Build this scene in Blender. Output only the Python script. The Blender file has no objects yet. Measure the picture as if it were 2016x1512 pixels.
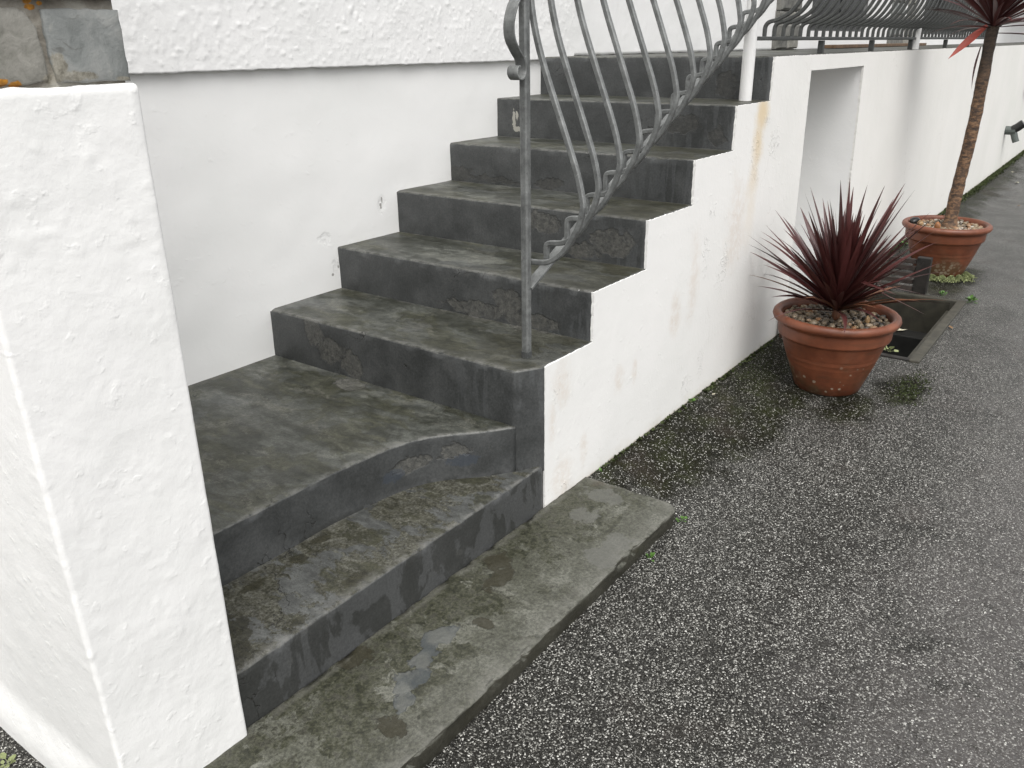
import bpy, bmesh, math, random
import numpy as np
from mathutils import Vector, Matrix

random.seed(7)
rng = np.random.default_rng(7)
sc = bpy.context.scene
col = sc.collection

# ------------------------------------------------------------------ camera
cam_d = bpy.data.cameras.new('camera')
cam = bpy.data.objects.new('camera', cam_d)
col.objects.link(cam)
cam_r = Vector((0.5910015744, -0.8065851277, -0.0117290554))
cam_u = Vector((0.3093774034, 0.2132110681, 0.9267290125))
cam_f = Vector((0.7449850745, 0.5513270102, -0.3755472894))
M = Matrix((cam_r, cam_u, -cam_f)).transposed().to_4x4()
M.translation = Vector((-1.905231, -1.350098, 1.422742))
cam.matrix_world = M
cam_d.sensor_fit = 'HORIZONTAL'
cam_d.sensor_width = 36.0
cam_d.lens = 1641.7214 / 2016 * 36.0
cam_d.clip_start = 0.05
cam_d.clip_end = 500
sc.camera = cam

# ------------------------------------------------------------------ sky, sun, exposure
SUN_EL, SUN_AZ = math.radians(60), math.radians(226)     # azimuth of the sun seen from the scene, from +X counter-clockwise
w = bpy.data.worlds.new('World'); sc.world = w; w.use_nodes = True
wn = w.node_tree; wn.nodes.clear()
sky = wn.nodes.new('ShaderNodeTexSky'); sky.sky_type = 'NISHITA'; sky.sun_disc = False
sky.sun_elevation = SUN_EL; sky.sun_rotation = math.pi / 2 - SUN_AZ
sky.dust_density = 4.0; sky.air_density = 1.0; sky.ozone_density = 1.0
hs = wn.nodes.new('ShaderNodeHueSaturation'); hs.inputs['Saturation'].default_value = 0.10
bgn = wn.nodes.new('ShaderNodeBackground'); bgn.inputs['Strength'].default_value = 0.15
wo = wn.nodes.new('ShaderNodeOutputWorld')
wn.links.new(sky.outputs[0], hs.inputs['Color']); wn.links.new(hs.outputs[0], bgn.inputs['Color'])
wn.links.new(bgn.outputs[0], wo.inputs['Surface'])
sl = bpy.data.lights.new('sun', 'SUN'); sl.energy = 1.0; sl.angle = math.radians(65); sl.color = (1.0, 0.975, 0.94)
so = bpy.data.objects.new('sun', sl); col.objects.link(so)
sdir = Vector((math.cos(SUN_EL) * math.cos(SUN_AZ), math.cos(SUN_EL) * math.sin(SUN_AZ), math.sin(SUN_EL)))
so.rotation_euler = sdir.to_track_quat('Z', 'Y').to_euler()
so.location = (0, -3, 6)
sc.view_settings.view_transform = 'Standard'; sc.view_settings.look = 'None'
sc.view_settings.gamma = 1.0; sc.view_settings.use_curve_mapping = False
sc.view_settings.exposure = 0.68
sc.render.engine = 'CYCLES'
sc.cycles.max_bounces = 8; sc.cycles.diffuse_bounces = 5

# ------------------------------------------------------------------ noise and mesh helpers
def _h(ix, iy, iz, s):
    n = (ix * 374761393 + iy * 668265263 + iz * 2147483647 + s * 974634737) & 0xffffffff
    n = ((n ^ (n >> 13)) * 1274126177) & 0xffffffff
    n = ((n ^ (n >> 16)) * 2246822519) & 0xffffffff
    return ((n ^ (n >> 15)) & 0xffff) / 65535.0

def vn(P, freq, seed=0):
    P = np.asarray(P, float) * freq
    i = np.floor(P).astype(np.int64); f = P - i; f = f * f * (3 - 2 * f)
    r = 0
    for dx in (0, 1):
        for dy in (0, 1):
            for dz in (0, 1):
                wgt = (f[:, 0] if dx else 1 - f[:, 0]) * (f[:, 1] if dy else 1 - f[:, 1]) * (f[:, 2] if dz else 1 - f[:, 2])
                r = r + wgt * _h(i[:, 0] + dx, i[:, 1] + dy, i[:, 2] + dz, seed)
    return r

def fbm(P, freq, seed=0, oct=3):
    a, t, r = 1.0, 0.0, 0.0
    for k in range(oct):
        r = r + a * vn(P, freq * 2 ** k, seed + k); t += a; a *= .5
    return r / t

def mesh(name, verts, faces, m=None, smooth=False, attr=None, fix=True):
    me = bpy.data.meshes.new(name)
    me.from_pydata([tuple(v) for v in verts], [], [tuple(f) for f in faces])
    if attr is not None:
        at = me.attributes.new('edge', 'FLOAT', 'POINT'); at.data.foreach_set('value', np.asarray(attr, np.float32))
    if fix:
        bm = bmesh.new(); bm.from_mesh(me); bmesh.ops.recalc_face_normals(bm, faces=bm.faces); bm.to_mesh(me); bm.free()
    if m: me.materials.append(m)
    if smooth: me.polygons.foreach_set('use_smooth', [True] * len(me.polygons))
    me.update()
    return me

def link(name, me, parent=None, loc=None):
    o = bpy.data.objects.new(name, me); col.objects.link(o)
    if parent: o.parent = parent
    if loc is not None: o.location = loc
    return o

def tag(o, label=None, cat=None, group=None, kind=None):
    if label: o['label'] = label
    if cat: o['category'] = cat
    if group: o['group'] = group
    if kind: o['kind'] = kind
    return o

def empty(name, loc, label, cat, group=None):
    o = bpy.data.objects.new(name, None); o.empty_display_size = .1; o.location = loc
    col.objects.link(o); return tag(o, label, cat, group)

def grid_faces(nr, nc, off=0, closed=False):
    F = []
    for r in range(nr - 1):
        for c in range(nc if closed else nc - 1):
            a = off + r * nc + c; b = off + r * nc + (c + 1) % nc
            F.append((a, b, b + nc, a + nc))
    return F

def box(x0, x1, y0, y1, z0, z1, bev=0.0, seg=2, jit=0.0):
    bm = bmesh.new()
    bmesh.ops.create_cube(bm, size=1)
    for v in bm.verts:
        v.co = Vector((x0 + (v.co.x + .5) * (x1 - x0), y0 + (v.co.y + .5) * (y1 - y0), z0 + (v.co.z + .5) * (z1 - z0)))
        if jit: v.co += Vector([random.uniform(-jit, jit) for _ in range(3)])
    if bev: bmesh.ops.bevel(bm, geom=list(bm.edges), offset=bev, segments=seg, profile=.6, affect='EDGES')
    return bm

def bm_mesh(name, bm, m, smooth=False):
    bmesh.ops.recalc_face_normals(bm, faces=bm.faces)
    me = bpy.data.meshes.new(name); bm.to_mesh(me); bm.free()
    if m: me.materials.append(m)
    if smooth: me.polygons.foreach_set('use_smooth', [True] * len(me.polygons))
    return me

def sweep(path, sec, side, cap=True):
    """Sweep a closed 2-D section along a 3-D path; 'side' is the fixed sideways axis of the section."""
    P = [Vector(p) for p in path]; S = Vector(side).normalized()
    V, F = [], []; n = len(sec)
    for i, p in enumerate(P):
        t = (P[min(i + 1, len(P) - 1)] - P[max(i - 1, 0)]).normalized()
        nrm = t.cross(S).normalized(); s2 = nrm.cross(t).normalized()
        for a, b in sec: V.append(p + s2 * a + nrm * b)
    F = grid_faces(len(P), n, 0, True)
    if cap: F.append(tuple(range(n))); F.append(tuple(range((len(P) - 1) * n, len(P) * n)))
    return V, F

def sq(w_, h_=None, c=.18):
    h_ = h_ or w_; a, b = w_ / 2, h_ / 2; k = c * min(w_, h_)
    return [(a - k, b), (-a + k, b), (-a, b - k), (-a, -b + k), (-a + k, -b), (a - k, -b), (a, -b + k), (a, b - k)]

def ring(r, n=12): return [(r * math.cos(2 * math.pi * k / n), r * math.sin(2 * math.pi * k / n)) for k in range(n)]

def smooth_path(P, n):
    """Catmull-Rom through the points."""
    P = np.asarray(P, float); Q = np.vstack([2 * P[0] - P[1], P, 2 * P[-1] - P[-2]]); out = []
    for i in range(1, len(Q) - 2):
        for k in range(n):
            t = k / n; a, b, c, d = Q[i - 1:i + 3]
            out.append(.5 * ((2 * b) + (c - a) * t + (2 * a - 5 * b + 4 * c - d) * t * t + (3 * b - a - 3 * c + d) * t ** 3))
    out.append(Q[-2]); return np.array(out)

def lathe(prof, n=48, closed_bottom=True):
    V, F = [], []
    for r, z in prof:
        for k in range(n):
            a = 2 * math.pi * k / n; V.append((r * math.cos(a), r * math.sin(a), z))
    F = grid_faces(len(prof), n, 0, True)
    if closed_bottom: F.append(tuple(range(n))[::-1])
    return V, F

# ------------------------------------------------------------------ material helpers
class NT:
    def __init__(s, name):
        s.m = bpy.data.materials.new(name); s.m.use_nodes = True; s.t = s.m.node_tree
        s.b = s.t.nodes['Principled BSDF']; s._pos = None
    def n(s, ty, **k):
        q = s.t.nodes.new(ty)
        for a, b in k.items(): setattr(q, a, b)
        return q
    def put(s, sock, v):
        if isinstance(v, bpy.types.NodeSocket): s.t.links.new(v, sock)
        elif isinstance(v, (tuple, list)):
            if sock.type == 'RGBA' and len(v) == 3: v = (*v, 1)
            sock.default_value = v
        else: sock.default_value = v
    def pos(s):
        if not s._pos: s._pos = s.n('ShaderNodeNewGeometry')
        return s._pos.outputs['Position']
    def geo(s, k): s.pos(); return s._pos.outputs[k]
    def obj(s): return s.n('ShaderNodeTexCoord').outputs['Object']
    def math(s, op, a, b=0.0, c=0.0, clamp=False):
        q = s.n('ShaderNodeMath', operation=op, use_clamp=clamp)
        for k, v in zip(q.inputs, (a, b, c)): s.put(k, v)
        return q.outputs[0]
    def vmath(s, op, a, b=(0, 0, 0), c=None):
        q = s.n('ShaderNodeVectorMath', operation=op)
        s.put(q.inputs[0], a)
        if op == 'SCALE': s.put(q.inputs['Scale'], b)
        else: s.put(q.inputs[1], b)
        if c is not None: s.put(q.inputs[2], c)
        return q.outputs['Value'] if op in ('LENGTH', 'DOT_PRODUCT', 'DISTANCE') else q.outputs[0]
    def noise(s, vec, scale, detail=4, rough=.55, dist=0.0, colr=False):
        q = s.n('ShaderNodeTexNoise'); s.put(q.inputs['Vector'], vec); q.inputs['Scale'].default_value = scale
        q.inputs['Detail'].default_value = detail; q.inputs['Roughness'].default_value = rough; q.inputs['Distortion'].default_value = dist
        return q.outputs['Color' if colr else 'Fac']
    def vor(s, vec, scale, feat='F1', rnd=1.0):
        q = s.n('ShaderNodeTexVoronoi', feature=feat); s.put(q.inputs['Vector'], vec); q.inputs['Scale'].default_value = scale
        q.inputs['Randomness'].default_value = rnd
        return q
    def ss(s, v, a, b, o0=0.0, o1=1.0):
        q = s.n('ShaderNodeMapRange', interpolation_type='SMOOTHSTEP'); s.put(q.inputs['Value'], v)
        q.inputs['From Min'].default_value = a; q.inputs['From Max'].default_value = b
        q.inputs['To Min'].default_value = o0; q.inputs['To Max'].default_value = o1
        return q.outputs[0]
    def mix(s, f, a, b, mode='MIX'):
        q = s.n('ShaderNodeMix', data_type='RGBA', blend_type=mode, clamp_factor=True)
        s.put(q.inputs['Factor'], f); s.put(q.inputs[6], a); s.put(q.inputs[7], b); return q.outputs[2]
    def ramp(s, f, stops, interp='LINEAR'):
        q = s.n('ShaderNodeValToRGB'); q.color_ramp.interpolation = interp
        e = q.color_ramp.elements
        while len(e) < len(stops): e.new(.5)
        for k, (p, c) in enumerate(stops):
            e[k].position = p; e[k].color = (*c, 1) if len(c) == 3 else c
        s.put(q.inputs[0], f); return q.outputs[0]
    def sep(s, v):
        q = s.n('ShaderNodeSeparateXYZ'); s.put(q.inputs[0], v); return q.outputs
    def bump(s, h, strength=.5, dist=.01, nrm=None):
        q = s.n('ShaderNodeBump'); s.put(q.inputs['Height'], h); s.put(q.inputs['Strength'], strength); q.inputs['Distance'].default_value = dist
        if nrm is not None: s.put(q.inputs['Normal'], nrm)
        return q.outputs[0]
    def blobs(s, L, warp=.35, wscale=30, soft=(.75, 1.05), detail=5, bend=0.0):
        """Union of soft ragged ellipsoids (c, r) in place: wear and stains with their own shapes."""
        p = s.pos()
        nz = s.math('SUBTRACT', s.noise(p, wscale, detail, .7), .5)
        p = s.vmath('ADD', p, s.vmath('SCALE', s.vmath('SUBTRACT', s.noise(p, wscale * .45, 4, .6, colr=True), (.5, .5, .5)), bend))
        nz = s.math('ADD', nz, s.math('MULTIPLY', s.math('SUBTRACT', s.noise(p, wscale * .33, 3, .5), .5), .9))
        best = None
        for c, r in L:
            d = s.vmath('LENGTH', s.vmath('DIVIDE', s.vmath('SUBTRACT', p, tuple(c)), tuple(r)))
            best = d if best is None else s.math('MINIMUM', best, d)
        best = s.math('ADD', best, s.math('MULTIPLY', nz, warp * 4))
        return s.ss(best, soft[0], soft[1], 1.0, 0.0)
    def out(s, color=None, rough=None, nrm=None, metal=None, spec=None):
        if color is not None: s.put(s.b.inputs['Base Color'], color)
        if rough is not None: s.put(s.b.inputs['Roughness'], rough)
        if nrm is not None: s.put(s.b.inputs['Normal'], nrm)
        if metal is not None: s.put(s.b.inputs['Metallic'], metal)
        if spec is not None: s.put(s.b.inputs['Specular IOR Level'], spec)
        return s.m

def plain(name, c, rough=.6, metal=0.0, var=.15, scale=20, bump=.0):
    t = NT(name); n = t.noise(t.obj(), scale, 5, .6)
    a = tuple(q * (1 - var) for q in c); b = tuple(min(1, q * (1 + var)) for q in c)
    colr = t.ramp(n, [(.3, a), (.7, b)])
    return t.out(colr, rough, t.bump(n, .4, bump) if bump else None, metal)

def mat_stairs():
    t = NT('stair_paint'); p = t.pos()
    nz = t.sep(t.geo('True Normal'))[2]
    top = t.ss(t.math('ABSOLUTE', nz), .45, .85)
    # painted risers: slate grey, faint clouding, drip streaks
    n1 = t.noise(p, 5, 5, .6); n2 = t.noise(p, 38, 4, .6)
    x, y, z = t.sep(p)
    st = t.n('ShaderNodeMapping'); st.inputs['Scale'].default_value = (1, 1, .10); t.put(st.inputs['Vector'], p)
    streak = t.noise(st.outputs[0], 46, 2, .5, .25)
    hz = t.noise(p, 16, 4, .6)
    pat = t.math('MULTIPLY', t.ss(t.math('ADD', y, t.math('MULTIPLY', hz, .25)), .50, .30), t.ss(z, .30, .34))
    ris = t.ramp(t.noise(p, 6, 8, .68), [(.38, (.039, .041, .0405)), (.5, (.053, .0555, .055)), (.62, (.071, .0735, .0725))])
    pale = t.math('MULTIPLY', t.math('MULTIPLY', t.ss(streak, .50, .53), pat), t.ss(t.noise(p, 5, 3), .40, .46))
    ris = t.mix(t.math('MULTIPLY', pale, .55), ris, (.078, .082, .083))
    wn_ = t.n('ShaderNodeMapping'); wn_.inputs['Scale'].default_value = (.9, 1, .55); t.put(wn_.inputs['Vector'], p)
    wetp = t.ss(t.noise(wn_.outputs[0], 7.5, 7, .62, .35), .495, .525)
    r1 = t.math('MULTIPLY', t.ss(z, .172, .160), wetp)
    ris = t.mix(t.math('MULTIPLY', t.ss(z, .185, .165), .75), ris, t.mix(wetp, (.068, .070, .070), (.034, .035, .033)))
    lp = t.ss(t.noise(p, 8, 8, .72, .5), .60, .66)
    ris = t.mix(t.math('MULTIPLY', lp, .32), ris, (.085, .086, .080))
    rg_ = t.ss(t.noise(p, 130, 3, .7), .3, .7, .82, 1.18)
    rc = t.n('ShaderNodeCombineXYZ'); [t.put(q, rg_) for q in rc.inputs]
    ris = t.mix(1.0, ris, rc.outputs[0], 'MULTIPLY')
    # treads: paint film, olive algae, scuffed pale wear, dark bare spots
    stretch = t.n('ShaderNodeMapping'); stretch.inputs['Scale'].default_value = (1.5, .7, 1); t.put(stretch.inputs['Vector'], p)
    ps = stretch.outputs[0]
    warp = t.vmath('ADD', ps, t.vmath('SCALE', t.vmath('SUBTRACT', t.noise(p, 14, 4, colr=True), (.5, .5, .5)), .10))
    a1 = t.noise(warp, 4.6, 9, .68, .5); a2 = t.noise(warp, 12, 9, .74, .4); a3 = t.noise(p, 75, 5, .75); a4 = t.noise(p, 190, 3, .7)
    low = t.ss(t.sep(p)[2], .21, .17)                                   # the lowest tread is the most flaked
    tr = t.ramp(a1, [(.40, (.024, .0255, .019)), (.47, (.040, .042, .0345)), (.53, (.060, .063, .0545)), (.61, (.102, .105, .090))])
    olive = t.ss(t.noise(warp, 3.1, 8, .70, .8), .48, .55)
    tr = t.mix(t.math('MULTIPLY', olive, .70), tr, t.ramp(a2, [(.42, (.019, .0195, .010)), (.54, (.044, .0445, .027)), (.62, (.072, .072, .050))]))
    scuff = t.ss(t.noise(warp, 6.0, 10, .78, .7), .53, .59)
    tr = t.mix(t.math('MULTIPLY', scuff, t.math('MULTIPLY', t.ss(a3, .38, .6), .55)), tr, (.125, .122, .103))
    outer = t.math('MULTIPLY', t.ss(t.math('ADD', y, t.math('MULTIPLY', t.noise(p, 7, 5), .5)), .72, .36), t.ss(z, .34, .42))
    tr = t.mix(t.math('MULTIPLY', outer, .55), tr, t.ramp(a2, [(.36, (.018, .0175, .010)), (.6, (.046, .044, .028))]))
    patch = t.ss(t.noise(warp, 5.2, 5, .5, .2), .585, .60)             # old filler and film edges
    tr = t.mix(t.math('MULTIPLY', patch, .36), tr, (.072, .076, .075))
    film = t.ramp(t.noise(p, 9, 6, .65), [(.35, (.050, .052, .049)), (.65, (.090, .093, .088))])
    speck = t.ramp(t.math('ADD', t.math('MULTIPLY', t.noise(p, 115, 6, .78), .6), t.math('MULTIPLY', t.noise(warp, 24, 6, .72), .4)), [(.40, (.016, .016, .009)), (.47, (.040, .039, .027)), (.53, (.072, .071, .056)), (.60, (.112, .111, .095))])
    flk = t.noise(t.vmath('ADD', warp, (5.3, 2.1, 0)), 6.0, 10, .72, .5)
    lowc = t.mix(t.ss(flk, .485, .505), film, speck)
    bare = t.blobs([((-1.06, .10, .164), (.10, .13, .05)), ((-.729, .235, .164), (.035, .03, .05)), ((-.63, .255, .164), (.035, .02, .05)), ((-.70, .04, .164), (.05, .025, .05)), ((-.87, .235, .164), (.04, .02, .05)), ((-.92, .03, .164), (.05, .03, .05))], .55, 24, (.80, .88), 7)
    olv = t.ss(t.noise(t.vmath('ADD', warp, (1.7, 7.3, 0)), 7.5, 9, .70, .4), .545, .56)
    lowc = t.mix(t.math('MULTIPLY', olv, .75), lowc, t.ramp(a3, [(.38, (.016, .0165, .008)), (.62, (.044, .044, .026))]))
    lowc = t.mix(t.math('MULTIPLY', bare, .85), lowc, t.ramp(a3, [(.35, (.014, .0135, .007)), (.65, (.034, .032, .018))]))
    flake = t.math('MULTIPLY', t.ss(flk, .485, .505), low)
    tr = t.mix(low, tr, lowc)
    grain = t.ss(a4, .30, .70, .80, 1.22)
    stretch2 = t.n('ShaderNodeMapping'); stretch2.inputs['Scale'].default_value = (1.9, .8, 1); t.put(stretch2.inputs['Vector'], p)
    grain = t.math('MULTIPLY', grain, t.ss(t.noise(stretch2.outputs[0], 26, 7, .76, .3), .40, .60, .80, 1.22))
    gq = t.n('ShaderNodeCombineXYZ'); [t.put(q, grain) for q in gq.inputs]
    tr = t.mix(1.0, tr, gq.outputs[0], 'MULTIPLY')
    tr = t.mix(t.math('MULTIPLY', t.ss(a3, .60, .70), .40), tr, (.018, .018, .013))
    base = t.mix(top, ris, tr)
    # places where the paint has come off the risers
    peel = t.blobs([((0, .958, .468), (.03, .05, .06)), ((0, .879, .415), (.03, .083, .05)), ((0, .77, .375), (.03, .06, .05)),
                    ((.368, .346, .585), (.03, .078, .05)), ((.368, .50, .535), (.03, .15, .027)), ((.368, .25, .532), (.03, .12, .033)),
                    ((.730, .45, .797), (.03, .09, .04)), ((.730, .139, .757), (.03, .095, .055)), ((.73, .27, .71), (.03, .10, .03)),
                    ((1.092, 1.15, .887), (.03, .066, .034)), ((1.092, .65, .879), (.03, .075, .028)), ((1.092, .96, .872), (.03, .14, .014)),
                    ((1.452, .243, 1.11), (.03, .08, .04)), ((1.452, .07, 1.071), (.03, .04, .045)), ((1.822, .201, 1.25), (.03, .06, .065)),
                    ((-.203, .165, .262), (.10, .05, .036)), ((-.29, .235, .245), (.09, .05, .03)), ((-.05, .74, .321), (.05, .07, .02))],
                   .26, 30, (.84, 1.02), 8, .07)
    peel = t.math('MULTIPLY', peel, t.ss(t.sep(p)[0], .95, 1.05, 1.0, .62))
    peel0 = peel
    peel = t.math('MULTIPLY', peel, t.ss(t.noise(p, 24, 6, .7), .36, .56, .55, 1.0))
    chip = t.blobs([((1.452, 1.103, 1.10), (.02, .010, .045)), ((1.452, 1.08, 1.055), (.02, .03, .012)), ((1.452, 1.085, 1.115), (.02, .008, .02))], .5, 60, (.8, .95))
    old = t.ramp(t.noise(p, 55, 9, .8), [(.37, (.034, .034, .031)), (.46, (.078, .077, .070)), (.54, (.108, .106, .095)), (.66, (.160, .156, .138))])
    base = t.mix(t.math('MULTIPLY', peel, .85), base, old)
    rimd = t.math('MULTIPLY', t.math('MULTIPLY', peel0, t.math('SUBTRACT', 1.0, peel0)), 3.2, clamp=True)
    base = t.mix(t.math('MULTIPLY', rimd, .45), base, (.016, .016, .015))
    base = t.mix(chip, base, (.34, .33, .29))
    blue = t.blobs([((-.155, .145, .225), (.085, .05, .022)), ((-.32, .255, .225), (.05, .04, .03))], .5, 40, (.8, .95))
    base = t.mix(t.math('MULTIPLY', blue, .55), base, (.042, .052, .068))
    # rubbed edges
    at = t.n('ShaderNodeAttribute', attribute_name='edge').outputs['Fac']
    rub = t.math('MULTIPLY', at, t.ss(t.noise(p, 26, 5, .7), .38, .62))
    base = t.mix(t.math('MULTIPLY', rub, .62), base, (.150, .149, .138))
    # hairline cracks
    cr = t.vor(t.vmath('ADD', p, t.vmath('SCALE', t.vmath('SUBTRACT', t.noise(p, 9, 4, colr=True), (.5, .5, .5)), .22)), 2.3, 'DISTANCE_TO_EDGE').outputs['Distance']
    crm = t.math('MULTIPLY', t.ss(cr, .0045, .001), t.ss(t.noise(p, 2.2, 2), .52, .6))
    base = t.mix(t.math('MULTIPLY', crm, .8), base, (.012, .012, .010))
    # relief
    h = t.math('ADD', t.math('MULTIPLY', t.noise(p, 9, 5, .6), .5), t.math('MULTIPLY', t.noise(p, 70, 5, .7), .22))
    h = t.math('SUBTRACT', h, t.math('MULTIPLY', peel, t.math('ADD', .30, t.math('MULTIPLY', t.noise(p, 60, 5, .7), .5))))
    h = t.math('SUBTRACT', h, t.math('MULTIPLY', t.math('MULTIPLY', flake, top), t.math('ADD', .12, t.math('MULTIPLY', t.noise(p, 90, 4, .7), .25))))
    h = t.math('SUBTRACT', h, t.math('MULTIPLY', crm, .4))
    rg = t.ss(t.noise(p, 6, 4, .6), .3, .7, .36, .58)
    return t.out(base, rg, t.bump(h, .55, .008), spec=.45)

def mat_slab():
    t = NT('slab_concrete'); p = t.pos()
    warp = t.vmath('ADD', p, t.vmath('SCALE', t.vmath('SUBTRACT', t.noise(p, 18, 4, colr=True), (.5, .5, .5)), .05))
    y = t.sep(p)[1]; x = t.sep(p)[0]
    a = t.noise(warp, 6, 10, .74, .3); fine = t.noise(p, 110, 6, .78); mid = t.noise(p, 38, 7, .76)
    c = t.ramp(a, [(.42, (.056, .057, .042)), (.5, (.085, .086, .068)), (.57, (.122, .123, .102))])
    c = t.mix(t.ss(fine, .60, .70, 0, .5), c, (.15, .148, .13))
    inner = t.ss(t.math('ADD', y, t.math('MULTIPLY', t.noise(p, 5, 4), .20)), -.18, .06)      # flaked along the riser
    area = t.ss(t.math('ADD', t.noise(warp, 5.0, 9, .70, .3), t.math('MULTIPLY', inner, .10)), .515, .545)
    c = t.mix(t.math('MULTIPLY', area, .85), c, t.ramp(mid, [(.40, (.013, .014, .007)), (.47, (.031, .032, .017)), (.54, (.060, .061, .043)), (.62, (.100, .100, .082))]))
    pits = t.ss(t.math('ADD', mid, t.math('MULTIPLY', inner, .05)), .585, .615)
    c = t.mix(t.math('MULTIPLY', pits, .62), c, (.018, .017, .010))
    c = t.mix(t.math('MULTIPLY', t.ss(y, -.20, -.34), .35), c, (.105, .105, .092))
    gr_ = t.ss(fine, .40, .60, .70, 1.30); gc = t.n('ShaderNodeCombineXYZ'); [t.put(q, gr_) for q in gc.inputs]
    c = t.mix(1.0, c, gc.outputs[0], 'MULTIPLY')
    pal = t.blobs([((.047, -.30, .009), (.05, .05, .03)), ((.267, -.126, .009), (.07, .07, .03)), ((.12, -.13, .009), (.06, .05, .03)), ((-.05, -.31, .009), (.06, .05, .03))], .55, 26, (.8, .95))
    c = t.mix(t.math('MULTIPLY', pal, .6), c, (.112, .112, .101))
    dk = t.blobs([((-.50, -.205, .009), (.022, .03, .02)), ((-.913, -.267, .009), (.03, .04, .02)), ((-.78, -.02, .009), (.05, .04, .02)), ((-.25, -.06, .009), (.06, .04, .02)), ((-.33, -.12, .009), (.07, .03, .02))], .5, 30, (.82, .92))
    c = t.mix(t.math('MULTIPLY', dk, .8), c, (.030, .027, .016))
    film = t.blobs([((-.62, -.150, .009), (.085, .040, .02)), ((-.76, -.195, .009), (.070, .045, .02)), ((-.83, -.225, .009), (.040, .030, .02)), ((-.70, -.165, .009), (.05, .05, .02))], .30, 20, (.86, .95), 7, .10)
    rim = t.math('MULTIPLY', t.math('MULTIPLY', film, t.math('SUBTRACT', 1.0, film)), 3.5, clamp=True)
    fc = t.ramp(t.noise(p, 16, 4), [(.42, (.068, .076, .082)), (.58, (.115, .119, .115))])
    c = t.mix(t.math('MULTIPLY', film, .70), c, fc)
    c = t.mix(t.math('MULTIPLY', rim, .6), c, (.045, .052, .062))
    rust = t.ss(t.noise(warp, 4.2, 5, .6), .64, .72)
    c = t.mix(t.math('MULTIPLY', rust, .35), c, (.055, .034, .020))
    at = t.n('ShaderNodeAttribute', attribute_name='edge').outputs['Fac']
    c = t.mix(t.math('MULTIPLY', t.math('MULTIPLY', at, t.ss(t.noise(p, 20, 5, .7), .36, .6)), .5), c, (.15, .147, .13))
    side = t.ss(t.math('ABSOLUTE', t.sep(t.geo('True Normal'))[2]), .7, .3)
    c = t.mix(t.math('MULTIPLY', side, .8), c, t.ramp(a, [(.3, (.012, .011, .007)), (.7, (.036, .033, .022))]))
    h = t.math('ADD', t.math('MULTIPLY', t.noise(warp, 10, 7, .7), .6), t.math('MULTIPLY', t.noise(p, 80, 5, .7), .3))
    h = t.math('ADD', h, t.math('MULTIPLY', film, .25)); h = t.math('SUBTRACT', h, t.math('MULTIPLY', dk, .3))
    return t.out(c, t.ss(t.noise(p, 7, 4), .3, .7, .45, .65), t.bump(h, .75, .009), spec=t.math('MULTIPLY_ADD', film, -.2, .35))

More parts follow.
